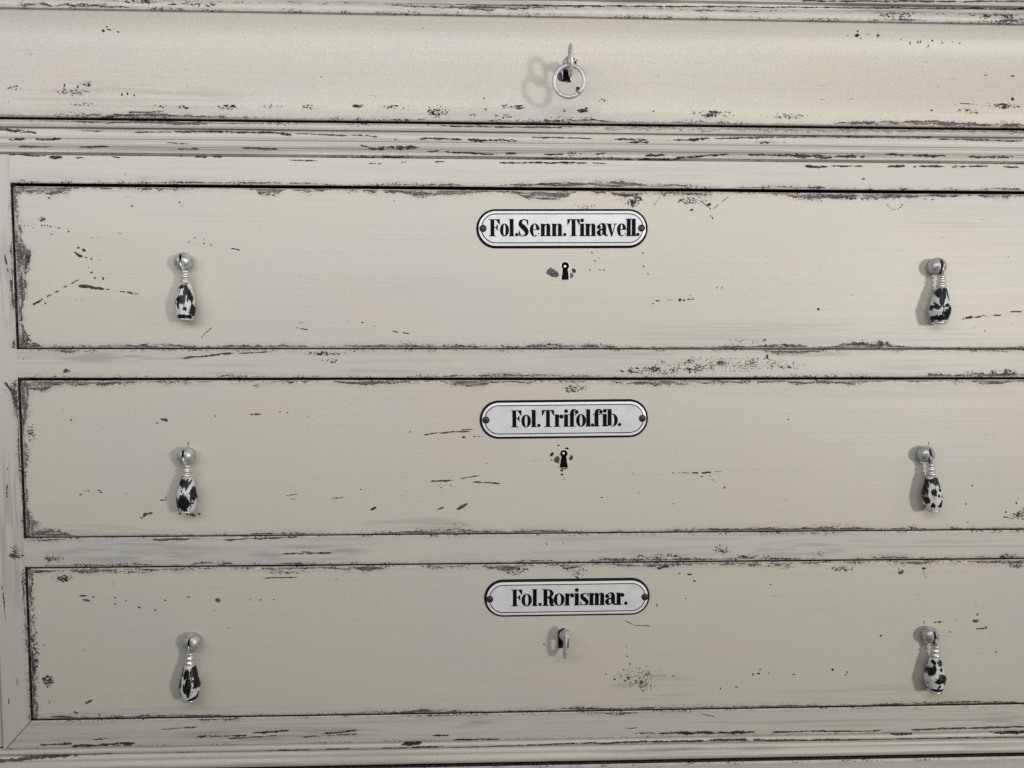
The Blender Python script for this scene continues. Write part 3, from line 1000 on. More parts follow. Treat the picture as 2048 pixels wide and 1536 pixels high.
# ------------------------------------------------------------------ lettering: a condensed fat face with hairline serifs
class Glyphs:
    """letters built in photo pixels (x right, y up from the baseline); every stroke a thin slab a hair higher than the last"""
    CAP, XH, S, H = 33.5, 24.5, 7.6, 1.4

    def __init__(self):
        self.bm = bmesh.new()
        self.lv = 0

    def poly(self, pts):
        a = sum(p[0] * q[1] - q[0] * p[1] for p, q in zip(pts, pts[1:] + pts[:1]))
        if a < 0:
            pts = pts[::-1]
        self.lv += 1
        y = -0.00012 - self.lv * 3e-6
        top = [self.bm.verts.new((p[0] * PX, y, p[1] * PX)) for p in pts]
        bot = [self.bm.verts.new((p[0] * PX, 0, p[1] * PX)) for p in pts]
        self.bm.faces.new(top)
        n = len(pts)
        for i in range(n):
            self.bm.faces.new((top[i], bot[i], bot[(i + 1) % n], top[(i + 1) % n]))

    def strip(self, L, R):
        """quads between two lists of points, sharing one level"""
        self.lv += 1
        y = -0.00012 - self.lv * 3e-6
        v = [[self.bm.verts.new((p[0] * PX, y, p[1] * PX)) for p in s] for s in (L, R)]
        for i in range(len(L) - 1):
            self.bm.faces.new((v[0][i], v[0][i + 1], v[1][i + 1], v[1][i]))

    def rect(self, x0, y0, x1, y1):
        self.poly([(x0, y0), (x1, y0), (x1, y1), (x0, y1)])

    def disc(self, x, y, r, ry=None):
        ry = ry or r
        self.poly([(x + r * math.cos(a), y + ry * math.sin(a)) for a in [2 * math.pi * k / 20 for k in range(20)]])

    def ring(self, x0, x1, y0, y1, s, h, a0=0, a1=360):
        """ellipse with thick sides s and thin top and bottom h"""
        cx, cy, rx, ry = (x0 + x1) / 2, (y0 + y1) / 2, (x1 - x0) / 2, (y1 - y0) / 2
        n = 40
        A = [math.radians(a0 + (a1 - a0) * k / n) for k in range(n + 1)]
        ix, iy = max(rx - s, 0.9), ry - h
        self.strip([(cx + rx * math.cos(a), cy + ry * math.sin(a)) for a in A], [(cx + ix * math.cos(a), cy + iy * math.sin(a)) for a in A])

    def stroke(self, pts, wd, n=10):
        """smooth ribbon through pts with widths wd"""
        P = [Vector(p) for p in pts]
        C, W = [], []
        for i in range(len(P) - 1):
            p0, p1, p2, p3 = P[max(i - 1, 0)], P[i], P[i + 1], P[min(i + 2, len(P) - 1)]
            for k in range(n):
                t = k / n
                C.append(0.5 * ((2 * p1) + (p2 - p0) * t + (2 * p0 - 5 * p1 + 4 * p2 - p3) * t * t + (3 * p1 - p0 - 3 * p2 + p3) * t ** 3))
                W.append(wd[i] + (wd[i + 1] - wd[i]) * (t * t * (3 - 2 * t)))
        C.append(P[-1])
        W.append(wd[-1])
        L, R = [], []
        for i, c in enumerate(C):
            t = (C[min(i + 1, len(C) - 1)] - C[max(i - 1, 0)]).normalized()
            nn = Vector((-t.y, t.x)) * W[i] / 2
            L.append(tuple(c + nn))
            R.append(tuple(c - nn))
        self.strip(L, R)

    def serif(self, xc, y, w, up=1):
        """hairline serif with a slight bracket under (up=1) or over (up=-1) a stem"""
        h, S = self.H, self.S
        y1 = y + h * up
        self.rect(xc - w / 2, min(y, y1), xc + w / 2, max(y, y1))
        b = 1.2 * up
        self.poly([(xc - S / 2 - 1.0, y1), (xc + S / 2 + 1.0, y1), (xc + S / 2, y1 + b), (xc - S / 2, y1 + b)])

    def stem(self, xc, y0, y1):
        self.rect(xc - self.S / 2, y0, xc + self.S / 2, y1)

    def flag(self, xc, y):
        """the left hand hairline at a stem's top"""
        self.rect(xc - self.S / 2 - 1.7, y - self.H, xc + self.S / 2, y)

    def draw(self, ch, x0, x1):
        C, X, S, H = self.CAP, self.XH, self.S, self.H
        w = x1 - x0
        m = (x0 + x1) / 2
        if ch == '.':
            self.disc(m, 3.2, min(3.3, w / 2))
        elif ch == 'F':
            xc = x0 + 3 + S / 2
            self.stem(xc, 0, C)
            self.serif(xc, 0, S + 6.5)
            self.rect(x0, C - H, x1, C)
            self.poly([(x1, C), (x1, C - 10.5), (x1 - 1.2, C - 10.5), (x1 - 7.5, C - H)])
            self.rect(xc, 16.6, x1 - 5, 16.6 + H)
            self.poly([(x1 - 4, 11.5), (x1 - 4, 23), (x1 - 5.2, 23), (x1 - 8.5, 17.4), (x1 - 5.2, 11.5)])
        elif ch == 'T':
            self.stem(m, 0, C)
            self.serif(m, 0, S + 7)
            self.rect(x0, C - H, x1, C)
            self.poly([(x0, C), (x0, C - 11), (x0 + 1.2, C - 11), (x0 + 6.5, C - H)])
            self.poly([(x1, C), (x1, C - 11), (x1 - 1.2, C - 11), (x1 - 6.5, C - H)])
        elif ch == 'R':
            xc = x0 + 3 + S / 2
            self.stem(xc, 0, C)
            self.serif(xc, 0, S + 6)
            self.rect(x0, C - H, xc + 3, C)
            self.ring(xc - 9, x1 - 1, 16.5, C, S - 0.5, H, -90, 90)
            self.rect(xc, 16.5, xc + 1.5, 16.5 + H)
            self.stroke([(xc + 3, 17.2), (x1 - 7.0, 14.5), (x1 - 5.5, 8), (x1 - 4.8, 2.5), (x1 - 1.5, 0.8), (x1 + 0.8, 3.0)], [1.5, 7.5, 8.6, 7, 2.2, 1.2])
        elif ch == 'S':
            self.stroke([(x1 - 2.2, C - 7.5), (x1 - 5.5, C - 1.6), (m - 0.5, C - 0.9), (x0 + 4.6, C - 5), (x0 + 4.8, C - 11), (m, 17.2), (x1 - 5.0, 11), (x1 - 4.6, 5),
                         (m + 0.5, 0.9), (x0 + 4.5, 1.8), (x0 + 1.6, 8.5)], [1.2, 1.8, 1.8, 6.0, 8.4, 10.0, 8.8, 6.4, 1.8, 1.8, 1.2])
            self.poly([(x1 - 1, C), (x1 - 1, C - 11.5), (x1 - 2.4, C - 11.5), (x1 - 5, C - 3)])
            self.poly([(x0 + 0.6, 0), (x0 + 0.6, 11.5), (x0 + 2.0, 11.5), (x0 + 4.6, 3)])
        elif ch == 's':
            self.stroke([(x1 - 2, X - 5.5), (x1 - 4.2, X - 1.2), (m, X - 0.8), (x0 + 4.0, X - 4), (x0 + 4.6, X - 8.2), (m, 12.2), (x1 - 4.6, 8), (x1 - 4.2, 3.6),
                         (m, 0.8), (x0 + 3.8, 1.5), (x0 + 1.4, 6)], [1.2, 1.7, 1.7, 5.5, 7.4, 8.2, 7.4, 5.5, 1.7, 1.7, 1.2])
            self.poly([(x1 - 1, X), (x1 - 1, X - 8), (x1 - 2, X - 8), (x1 - 4, X - 2)])
            self.poly([(x0 + 0.6, 0), (x0 + 0.6, 8), (x0 + 1.6, 8), (x0 + 3.6, 2)])
        elif ch == 'l':
            self.stem(m, 0, C + 0.5)
            self.serif(m, 0, S + 3.4)
            self.flag(m - 0.3, C + 0.5)
        elif ch == 'i':
            self.stem(m, 0, X)
            self.serif(m, 0, S + 3.4)
            self.flag(m - 0.3, X)
            self.disc(m, C - 2.6, 3.7)
        elif ch == 'o':
            self.ring(x0, x1, -0.5, X + 0.5, min(S - 0.8, w / 2 - 1.4), H)
        elif ch == 'e':
            self.ring(x0, x1, -0.5, X + 0.5, min(S - 0.8, w / 2 - 1.6), H, 0, 302)
            self.rect(m - 2.5, X * 0.50, x1 - 0.4, X * 0.50 + H)
            self.disc(x1 - 2.0, 5.0, 1.2)
        elif ch in 'nm':
            k = 2 if ch == 'n' else 3
            st = (w - 5 - S) / (k - 1)
            for j in range(k):
                xc = x0 + 2.5 + S / 2 + st * j
                self.stem(xc, 0, X - (0 if j == 0 else 4.0))
                self.serif(xc, 0, S + 2.6)
                if j == 0:
                    self.flag(xc, X)
                else:
                    # shoulder: hairline from the stem before, swelling into this stem
                    xp = xc - st + S / 2
                    self.poly([(xc - S / 2, X - 5), (xc - S / 2 + 0.5, X - 1.2), (xc + 1, X + 0.4), (xc + S / 2 - 1.4, X - 1), (xc + S / 2, X - 4.2), (xc + S / 2, X - 6)])
                    self.stroke([(xp - 0.5, X - 6.0), (xp + 1.5, X - 1.8), (xc - 1.0, X - 0.4)], [1.0, 1.7, 2.2])
        elif ch == 'r':
            xc = x0 + 2.5 + S / 2
            self.stem(xc, 0, X)
            self.serif(xc, 0, S + 5)
            self.flag(xc, X)
            self.disc(x1 - 3.6, X - 4.6, 3.8)
            self.stroke([(xc + S / 2 - 0.5, X - 7), (xc + S / 2 + 2.2, X - 1.6), (x1 - 3.2, X - 0.9)], [1.0, 1.6, 2.0])
        elif ch == 'a':
            xc = x1 - 3.0 - S / 2
            self.stem(xc, 2.5, X - 5)
            self.stroke([(xc, X - 6), (xc - 1.8, X - 1.6), (m - 2.5, X - 0.4), (x0 + 4.2, X - 3.6)], [S, 5.5, 1.6, 1.6])
            self.disc(x0 + 4.6, X - 6.6, 3.9)
            self.stroke([(xc, 14.2), (x0 + 7, 12.2), (x0 + 4.4, 7), (x0 + 6.2, 1.8), (xc - S / 2 + 0.5, 3.2)], [1.4, 3.6, 8.2, 4.0, 1.2])
            self.stroke([(xc + 1, 4.5), (xc + 3.4, 1.3), (x1 + 0.8, 2.8)], [S - 3, 3.2, 1.2])
        elif ch == 'v':
            self.poly([(x0 + 2, X), (x0 + 2 + S, X), (m + 2.4, 3.5), (m + 1.0, -0.6), (m - 0.4, -0.6)])
            self.poly([(x1 - 3.6, X), (x1 - 2.0, X), (m + 1.4, -0.6), (m + 0.2, 1.2)])
            self.rect(x0 - 0.5, X - H, x0 + S + 4.2, X)
            self.rect(x1 - 7, X - H, x1 + 0.8, X)
        elif ch == 'f':
            xc = x0 + 2.5 + S / 2
            self.stem(xc, 0, C - 6)
            self.serif(xc, 0, S + 5)
            self.rect(x0 - 0.5, X - H, xc + S / 2 + 4.5, X)
            self.stroke([(xc, C - 7), (xc + 1.2, C - 2.2), (xc + 6, C + 0.2), (x1 - 4, C - 1.5)], [S, 6.0, 1.8, 1.6])
            self.disc(x1 - 4.0, C - 4.6, 3.7)
        elif ch == 'b':
            xc = x0 + 2.0 + S / 2
            self.stem(xc, 1.5, C + 0.5)
            self.flag(xc, C + 0.5)
            self.rect(xc - S / 2, 0, xc - S / 2 + 1.4, 2)
            self.ring(xc - 5, x1, -0.5, X + 0.5, S - 0.8, H, -105, 105)

    def build(self, parent):
        o = mesh_bm(self.bm, 'lettering', M_BLACKP, parent, smooth=False)
        return o


def nameplate(parent, sl, sr, w_px, h_px, letters, base_off, lab, x_org, y_drawer=0.0, fs=1.0):
    """enamel plate screwed on at the two photo pixels sl, sr; letters = (char, x0, x1) in photo pixels from x_org (the plate's centre)"""
    y = y_drawer
    ax, az = at(*sl, y - 0.002)
    bx, bz = at(*sr, y - 0.002)
    c = Vector(((ax + bx) / 2, y, (az + bz) / 2))
    rot = math.atan2(bz - az, bx - ax)
    W, Hh = w_px * PX, h_px * PX
    bm = bmesh.new()

    def loop(ins, yy, n=20):
        r = Hh / 2 - ins
        e = W / 2 - Hh / 2
        out = []
        for sgn, a0 in ((1, -90), (-1, 90)):
            for k in range(n + 1):
                a = math.radians(a0 + 180 * k / n)
                out.append(bm.verts.new((sgn * e + r * math.cos(a) * 1.0, yy, r * math.sin(a))))
        return out
    spec = [(0.0, 0.0, 0), (0.0, -0.0005, 0), (1.0, -0.0011, 0), (4.6, -0.0020, 0), (4.7, -0.0020, 1), (9.3, -0.0024, 1), (9.4, -0.0024, 0), (11.2, -0.0024, 0), (11.3, -0.0024, 2)]
    prev = None
    for ins, yy, mi in spec:
        l = loop(ins * PX, yy)
        if prev:
            n = len(l)
            for i in range(n):
                f = bm.faces.new((prev[0][i], prev[0][(i + 1) % n], l[(i + 1) % n], l[i]))
                f.material_index = prev[1] if prev[1] == mi else (mi if ins not in (0.0,) else 0)
        prev = (l, mi)
    f = bm.faces.new(prev[0])
    f.material_index = 2
    p = mesh_bm(bm, 'nameplate', [M_BLACK, M_WHITE, M_ENAMEL], parent, smooth=False)
    p['label'] = lab
    p.location = c - parent.location
    p.rotation_euler = (0, -rot, 0)
    g = Glyphs()
    for ch, x0, x1 in letters:
        g.draw(ch, x0 - x_org, x1 - x_org)
    lo = g.build(p)
    lo.location = (0, -0.00243, base_off * PX * fs)
    lo.scale = (fs, 1, fs)
    d = (Vector((bx, bz)) - Vector((ax, az))).length / 2
    for sgn in (-1, 1):
        bm = bmesh.new()
        lathe(bm, [(7.2 * PX, 0), (7.2 * PX, 0.0004), (5.8 * PX, 0.0010), (2.8 * PX, 0.0013), (0.2 * PX, 0.00138)], 20, 'y')
        an = 70 + 50 * sgn + w_px
        v = Vector((math.cos(math.radians(an)), 0, math.sin(math.radians(an))))
        tube(bm, [v * -6.0 * PX + Vector((0, -0.0009, 0)), v * 6.0 * PX + Vector((0, -0.0009, 0))], 0.00052, 6)
        s = mesh_bm(bm, 'screw', M_RUST, p)
        s.location = (sgn * d, -0.0022, 0)
    return p


# ------------------------------------------------------------------ the three labelled drawers
GROUP = 'flat fronted drawers with an enamel nameplate'


def drawer_front(k, seed):
    z1, z0 = ZD[k][0] - GT[k], ZD[k][1] + GB[k]
    x0, x1 = XL + 0.0006, XR - 0.0006
    xs = xcols(x0, x1)
    zs = np.linspace(z1, z0, int((z1 - z0) / 4.5e-4))
    # a few finer rows and columns at the softened borders
    zs = np.unique(np.concatenate([zs, z1 - np.array([.0001, .0003, .0006]), z0 + np.array([.0001, .0003, .0006])]))[::-1]
    xs = np.unique(np.concatenate([xs, x0 + np.array([.0001, .0003, .0006])]))
    X, Z = grid(xs, zs)
    d = np.clip(np.minimum(Z - z0, z1 - Z), 0, 0.0022)
    sh = 0.0022 - np.sqrt(np.maximum(0.0022 ** 2 - (0.0022 - d) ** 2, 0))
    Yb = soft_edges(X, Z, x0, x1, z0, z1, 0.0018)
    X = x0 + sh + (X - x0) * (1 - 2 * sh / (x1 - x0))
    t = (Z - z0) / (z1 - z0)
    Z = Z - t * 0.0009 * np.abs(fbm(X / 0.16, 0 * X, seed + 1, 2) - 0.5) + (1 - t) * 0.0005 * np.abs(fbm(X / 0.2, 0 * X, seed + 2, 2) - 0.5)
    w = Wear(X, Z, 0, seed)
    Y = Yb + 0.0003 * (fbm(X / 0.12, Z / 0.05, seed, 2) - 0.5)
    return X, Y, Z, w, x0, x1, z0, z1


def finish_drawer(o, X, Y, Z, w, kx, ky, pts):
    hx, hz = at(kx, ky, 0)
    hole = lambda x, z: inside([(hx + p[0], hz + p[1]) for p in pts], x, z)
    surface('front_panel', X, Y, Z, w, M_PAINT, o, back=0.018, hole=hole)
    return hx, hz


# --- first
d1 = tag(empty('drawer', (XC, 0, sum(ZD[0]) / 2)),
         'cream drawer with enamel plate reading Fol.Senn.Tinavell. and empty keyhole, below the waist moulding', 'drawer', GROUP)
X, Y, Z, w, x0, x1, z0, z1 = drawer_front(0, 41)
w.edge('t', z1, 5.5, 4.0, [(75, 55, 13), (130, 30, 8), (330, 60, 5), (545, 26, 13), (620, 40, 5), (800, 60, 7), (880, 60, 8), (1090, 55, 14), (1250, 26, 10), (1400, 40, 7),
                       (1600, 35, 7), (1690, 90, 9), (1800, 40, 5), (1990, 60, 3)], rag=3.2, dark=0.22)
w.edge('l', x0, 6, 5, [(405, 30, 4), (480, 35, 12), (530, 40, 18), (580, 30, 14), (640, 30, 9), (680, 18, 20)], rag=4.5, dark=0.25, run=60)
w.edge('b', z0, 5, 3.5, [(60, 25, 8), (300, 60, 4), (500, 90, 3), (700, 120, 3), (850, 110, 4), (1130, 80, 5), (1570, 60, 6), (1740, 60, 9), (1700, 30, 4)], rag=2.4, dark=0.3, run=110)
w.cluster(48, 480, 62, 560, 0.6, 4, 7, 0.8)
w.cluster(70, 429, 97, 447, 0.72, 8, 3, 0.95, 20)
w.cluster(38, 440, 80, 462, 0.4, 6, 3, 0.4, 25)
for a in ((83, 451, 4, 3), (89, 451, 3, 3), (95, 451, 4, 3), (101, 453, 4, 3), (118, 456, 3, 5), (137, 463, 3, 4), (103, 469, 4, 3), (264, 412, 3, 5), (98, 396, 3, 3),
          (359, 405, 2, 4), (364, 412, 3, 2), (390, 476, 3, 2), (407, 479, 3, 3), (408, 487, 3, 4), (422, 490, 3, 7), (377, 484, 3, 3), (199, 519, 3, 3), (177, 535, 3, 3),
          (206, 557, 4, 7), (190, 556, 4, 4), (91, 607, 4, 4), (183, 518, 3, 8), (404, 674, 4, 4), (725, 645, 5, 3), (749, 652, 3, 2), (788, 402, 3, 3),
          (1637, 618, 5, 6), (1434, 575, 2.5, 5), (1444, 575, 2.5, 6), (1315, 602, 11, 3.5), (1337, 600, 3.5, 3.5), (1344, 600, 2.5, 2.5), (1360, 600, 8, 7), (1368, 601, 5, 7),
          (1386, 598, 4, 5), (1378, 599, 10, 2), (1306, 607, 6, 2), (1380, 591, 3, 3)):
    w.spot(*a, 0, 0.9, 0.6)
w.spot(155, 509, 26, 6, -35, 0.7)
w.spot(160, 512, 12, 6, -10, 0.8)
w.spot(157, 496, 6, 4, 0, 0.7)
w.spot(168, 501, 10, 6, -30, 0.6)
w.spot(172, 515, 7, 3, 0, 0.5)
w.spot(183, 545, 10, 4, 20, 0.9)
w.streak(150, 569, 212, 579, 9, 0.65, 0.1)
w.streak(206, 577, 285, 590, 4, 0.75, 0.42)
w.streak(188, 544, 60, 612, 4.5, 0.6, 0.45)
w.streak(64, 611, 80, 602, 5, 0.9, 0.1)
w.streak(460, 496, 482, 501, 2.5, 0.7, 0)
w.streak(403, 674, 427, 652, 2, 0.5, 0.1)
w.streak(590, 655, 618, 659, 4, 0.65, 0.2)
w.streak(783, 661, 798, 665, 4, 0.75, 0)
w.streak(804, 666, 820, 667, 4, 0.75, 0.1)
w.cluster(590, 640, 620, 652, 0.3, 4, 3, 0.35)
w.cluster(1225, 378, 1300, 422, 0.66, 5, 5, 0.75, 30)
w.cluster(1130, 404, 1212, 420, 0.5, 8, 3, 0.8, 25)
w.cluster(1340, 382, 1430, 420, 0.55, 8, 3.5, 0.7, -40)
w.streak(1322, 392, 1306, 412, 2, 0.45, 0.2)
w.streak(1462, 388, 1424, 420, 2, 0.4, 0.2)
w.streak(1400, 400, 1424, 420, 2, 0.5, 0.1)
w.spot(1383, 420, 9, 4, 20, 0.95)
w.spot(1418, 409, 10, 7, 20, 0.9)
w.spot(1425, 436, 3, 5, 0, 0.7)
w.spot(1421, 432, 3, 3, 0, 0.6)
w.spot(1285, 506, 8, 3, 0, 0.5)
w.cluster(1640, 385, 1740, 402, 0.5, 5, 4, 0.75)
for t in range(7):
    a = math.radians(200 + 140 * t / 6)
    w.spot(1790 + 15 * math.cos(a), 405 + 14 * math.sin(-a), 3.5, 3, 30, 0.9)
w.streak(1840, 397, 1872, 400, 2.5, 0.8, 0.3)
w.streak(1930, 637, 1945, 632, 7, 0.9, 0.35)
w.streak(1940, 635, 2010, 629, 4, 0.7, 0.45)
w.streak(1998, 626, 2060, 621, 4, 0.75, 0.4)
w.spot(1926, 638, 4, 4)
w.spot(1970, 662, 3, 4, 0, .6)
w.cluster(1430, 672, 1560, 692, 0.42, 6, 6, 0.4, 40)
w.cluster(1690, 676, 1800, 700, 0.62, 4, 6, 0.6, 40)
w.cluster(1090, 684, 1260, 700, 0.5, 5, 4, 0.45)
w.spot(1105, 545, 28, 19, -8, 0.2, 1.1)
w.spot(1113, 548, 12, 14, 0, 0.16, 0.9)
w.spot(1147, 542, 10, 13, 0, 0.75, 1.0)
w.spot(1143, 551, 9, 13, 0, 0.3, 1.0)
for a in ((1184, 505), (1198, 517), (1190, 522), (1200, 540), (1208, 540), (1180, 540), (1287, 533), (1296, 548)):
    w.spot(a[0], a[1], 5, 2.5, -30, 0.55)
w.rub(1150, 640, 2040, 698, 0.22, 160, 3)
w.rub(1750, 360, 2048, 470, 0.14, 160, 3)
faint_marks(w, 60, 2040, 385, 690, 1)
PTS_A = keyhole_outline(15.5 * PX, 35 * PX, 10.5 * PX, 15 * PX)
hx, hz = finish_drawer(d1, X, Y, Z, w, 1130.5, 532, PTS_A)
keyhole(d1, (hx, 0, hz), PTS_A, 2.6 * PX, pin=3.2 * PX)
drop_pull(d1, 367, 523, 371, 372, 641, 1, facets=8, blots=[(-14.6, 56.6, 7, 18, -8), (-5, 52, 7, 9, 0), (-2, 77.7, 17, 16, 0), (-8, 89, 5, 14, 0), (10, 65, 6, 32, 22), (16, 97, 5, 24, -6), (-18.7, 88, 7, 10, 0), (-2, 110.5, 28, 6, 0), (4, 64, 4, 14, 0)])
drop_pull(d1, 1874, 533, 1883, 1878, 648, 2, facets=12, blots=[(-9, 55.4, 6, 17, -20), (-4, 64, 8, 36, -14), (10, 56, 8, 24, 12), (-13, 83.6, 7, 9, 20), (8, 96, 19, 21, -10), (-6, 106, 22, 9, 0), (16, 57, 3, 15, 10), (4, 80, 8, 5, 35)])
L1 = [('F', 979, 1000.5), ('o', 1000.5, 1018.5), ('l', 1017.5, 1030), ('.', 1030.5, 1037), ('S', 1037, 1057.5), ('e', 1059.5, 1079), ('n', 1079, 1102.5), ('n', 1101.5, 1125.5), ('.', 1125.5, 1132),
      ('T', 1134, 1158.5), ('i', 1156.5, 1170), ('n', 1168, 1192), ('a', 1192, 1214), ('v', 1211, 1232), ('e', 1232.5, 1251), ('l', 1250, 1262), ('l', 1260, 1272), ('.', 1271, 1277.5)]
nameplate(d1, (966, 457), (1283, 456.5), 341, 77, L1, -15.5, 'white enamel plate with the longest lettering, Fol.Senn.Tinavell.', 1124.5)

# --- second
d2 = tag(empty('drawer', (XC, 0, sum(ZD[1]) / 2)),
         'cream drawer with enamel plate reading Fol.Trifol.fib. and chipped paint around its keyhole', 'drawer', GROUP)
X, Y, Z, w, x0, x1, z0, z1 = drawer_front(1, 47)
w.edge('t', z1, 6, 3.5, [(70, 30, 18), (105, 22, 8), (180, 60, 6), (300, 120, 3), (560, 60, 3), (740, 60, 5), (930, 40, 9), (1000, 70, 5), (1330, 80, 7), (1480, 90, 5), (1600, 26, 9),
                       (1700, 70, 5), (1980, 30, 6)], rag=2.6, dark=0.24)
w.edge('l', x0, 7, 4, [(772, 20, 16), (810, 30, 13), (860, 40, 8), (920, 30, 4), (1058, 18, 20), (1040, 20, 9)], rag=3.2, dark=0.2, run=60)
w.edge('b', z0, 3.5, 2.5, [(80, 34, 16), (118, 16, 6), (560, 90, 3), (860, 70, 7), (950, 60, 5), (1090, 50, 4), (1400, 60, 3), (1560, 130, 6), (1700, 60, 4), (1820, 40, 4)], rag=2.2, dark=0.28, run=110)
w.cluster(50, 838, 76, 900, 0.55, 5, 5, 0.85, 40)
w.cluster(1110, 764, 1190, 790, 0.52, 4, 6, 0.85, 40)
w.cluster(500, 766, 530, 778, 0.4, 5, 4, 0.7)
for a in ((142, 840, 5, 3.5), (314, 846, 6, 3), (430, 832, 4, 3), (161, 989, 8, 3.5), (171, 982, 3, 2), (177, 982, 4, 3), (198, 981, 8, 3), (202, 985, 5, 4), (332, 996, 4, 4),
          (398, 1028, 8, 4), (374, 1029, 5, 3), (252, 987, 3, 2), (560, 824, 4, 3), (575, 826, 5, 2), (615, 834, 3, 3), (722, 979, 4, 3), (803, 992, 3, 3), (820, 864, 4, 3),
          (1346, 946, 4, 3), (1404, 953, 5, 3), (1421, 952, 3, 3), (1426, 960, 3.5, 3), (1431, 964, 3.5, 3), (1449, 975, 4, 7), (1577, 839, 5, 3.5), (1944, 971, 4, 5),
          (1932, 1008, 4, 4), (2033, 1006, 5, 5), (2012, 1024, 3, 5), (2009, 1034, 7, 5), (1935, 1045, 3, 3), (1203, 995, 8, 2)):
    w.spot(*a, 0, 0.9, 0.6)
w.spot(330, 840, 20, 8, -10, 0.35, 0.9)
w.spot(290, 1030, 14, 9, 40, 0.45, 0.8)
w.spot(300, 1027, 14, 5, 15, 0.5, 0.6)
w.spot(283, 1036, 7, 3, 10, 0.6)
w.spot(361, 1027, 10, 7, 30, 0.35, 0.8)
w.spot(385, 1030, 15, 7, -25, 0.4, 0.9)
w.streak(318, 1000, 334, 1000.5, 3, 0.8, 0)
w.streak(498, 829, 527, 829, 3.5, 0.8, 0.25)
w.streak(845, 870, 880, 866, 4.5, 0.8, 0.25)
w.streak(875, 867, 950, 858, 3.5, 0.65, 0.4)
w.streak(905, 864, 945, 862, 4, 0.75, 0.2)
w.streak(923, 876, 931, 874, 5, 0.85, 0)
w.streak(940, 873, 972, 872, 2.5, 0.6, 0.3)
w.streak(858, 963, 905, 961, 5, 0.8, 0.2)
w.streak(900, 961, 960, 950, 3, 0.5, 0.4)
w.streak(940, 964, 1005, 968, 4, 0.75, 0.3)
w.cluster(840, 950, 960, 985, 0.3, 8, 3, 0.4)
w.streak(577, 998, 592, 998, 3, 0.5, 0)
w.streak(660, 998, 690, 995, 3, 0.5, 0.15)
w.streak(570, 992, 596, 988, 2, 0.35, 0.2)
w.spot(747, 1017, 17, 6, 24, 0.95, 0.4)
w.streak(873, 1021, 888, 1014, 4, 0.8, 0.1)
w.spot(925, 1013, 30, 8, 30, 0.5, 0.6)
w.spot(918, 1017, 14, 5, 30, 0.75, 0.6)
w.cluster(868, 1040, 960, 1060, 0.32, 7, 4, 0.3)
w.streak(1330, 946, 1384, 946, 2, 0.5, 0.45)
w.streak(1382, 947, 1398, 946, 4, 0.9, 0)
w.streak(1400, 948, 1424, 944, 4.5, 0.85, 0)
w.streak(1428, 944, 1446, 943, 2, 0.5, 0.3)
w.streak(2010, 1034, 2026, 1038, 4, 0.7, 0.1)
w.cluster(2012, 1012, 2075, 1048, 0.5, 5, 4, 0.75)
w.spot(376, 888, 3.5, 10, -12, 0.9, 0.2)
w.spot(1857, 887, 2.5, 9, -5, 0.75, 0.2)
w.spot(1104, 909, 11, 9, 40, 0.95, 0.9)
w.spot(1114, 921, 17, 22, 10, 0.55, 0.9)
w.spot(1142, 915, 8, 14, 0, 0.8, 1.0)
w.spot(1117, 891, 6, 4, 0, 0.95, 0.5)
w.spot(1134, 897, 9, 5, 0, 0.9, 0.7)
w.spot(1123, 941, 8, 5, 0, 0.9, 0.8)
w.spot(1124, 949, 6, 5, 30, 0.85, 0.8)
w.spot(1128, 957, 3, 4, 0, 0.7)
w.spot(1128, 937, 22, 5, 0, 0.6, 0.7)
w.spot(1103, 920, 3, 3)
w.cluster(1640, 1040, 1720, 1062, 0.4, 5, 5, 0.6)
w.cluster(1790, 1050, 1840, 1064, 0.5, 5, 4, 0.8)
w.cluster(1880, 1050, 1930, 1062, 0.45, 5, 4, 0.7)
w.rub(700, 1030, 970, 1070, 0.32, 100, 4)
w.rub(60, 1045, 300, 1078, 0.25, 90, 4)
w.rub(1300, 760, 2048, 800, 0.14, 160, 3)
faint_marks(w, 60, 2040, 775, 1060, 2)
PTS_B = keyhole_outline(15 * PX, 36 * PX, 10 * PX, 17 * PX)
hx, hz = finish_drawer(d2, X, Y, Z, w, 1127.5, 907.5, PTS_B)
keyhole(d2, (hx, 0, hz), PTS_B, 2.4 * PX, pin=3.0 * PX)
drop_pull(d2, 372, 911, 375, 374, 1024, 3, facets=14, blots=[(-3, 55, 23, 15, 0), (4, 60, 5, 14, 0), (-16, 64, 4, 16, 0), (15, 76, 7, 24, 8), (1, 97, 20, 24, 0), (-1.5, 85, 10, 13, -15), (-13, 98, 5, 24, 10)])
drop_pull(d2, 1852, 908, 1860, 1864, 1022, 4, 17.2, facets=8, blots=[(0, 54, 19, 13, 0), (10, 60, 9, 16, 10), (-15, 64, 4, 34, -8), (-4.7, 75, 8, 13, 0), (-16, 92, 5, 13, 20), (-8, 103, 6, 9, 0), (9, 104, 12, 8, 0), (19, 79, 3, 9, 0), (3, 84, 4, 5, 0), (13, 86, 5, 5, 0), (8, 72, 5, 6, 0)])
L2 = [('F', 1023, 1044), ('o', 1043.5, 1062.5), ('l', 1061.5, 1074.5), ('.', 1074.5, 1081.5), ('T', 1084, 1108), ('r', 1107.5, 1126.5), ('i', 1125, 1138.5), ('f', 1137, 1156.5), ('o', 1151.5, 1171),
      ('l', 1170, 1181), ('.', 1180.5, 1187), ('f', 1185.5, 1204.5), ('i', 1202.5, 1214), ('b', 1212, 1234), ('.', 1234, 1241)]
nameplate(d2, (972, 840), (1284.5, 836.5), 340, 77.5, L2, -15.0, 'slightly tilted white enamel plate reading Fol.Trifol.fib.', 1128.5, fs=1.02)

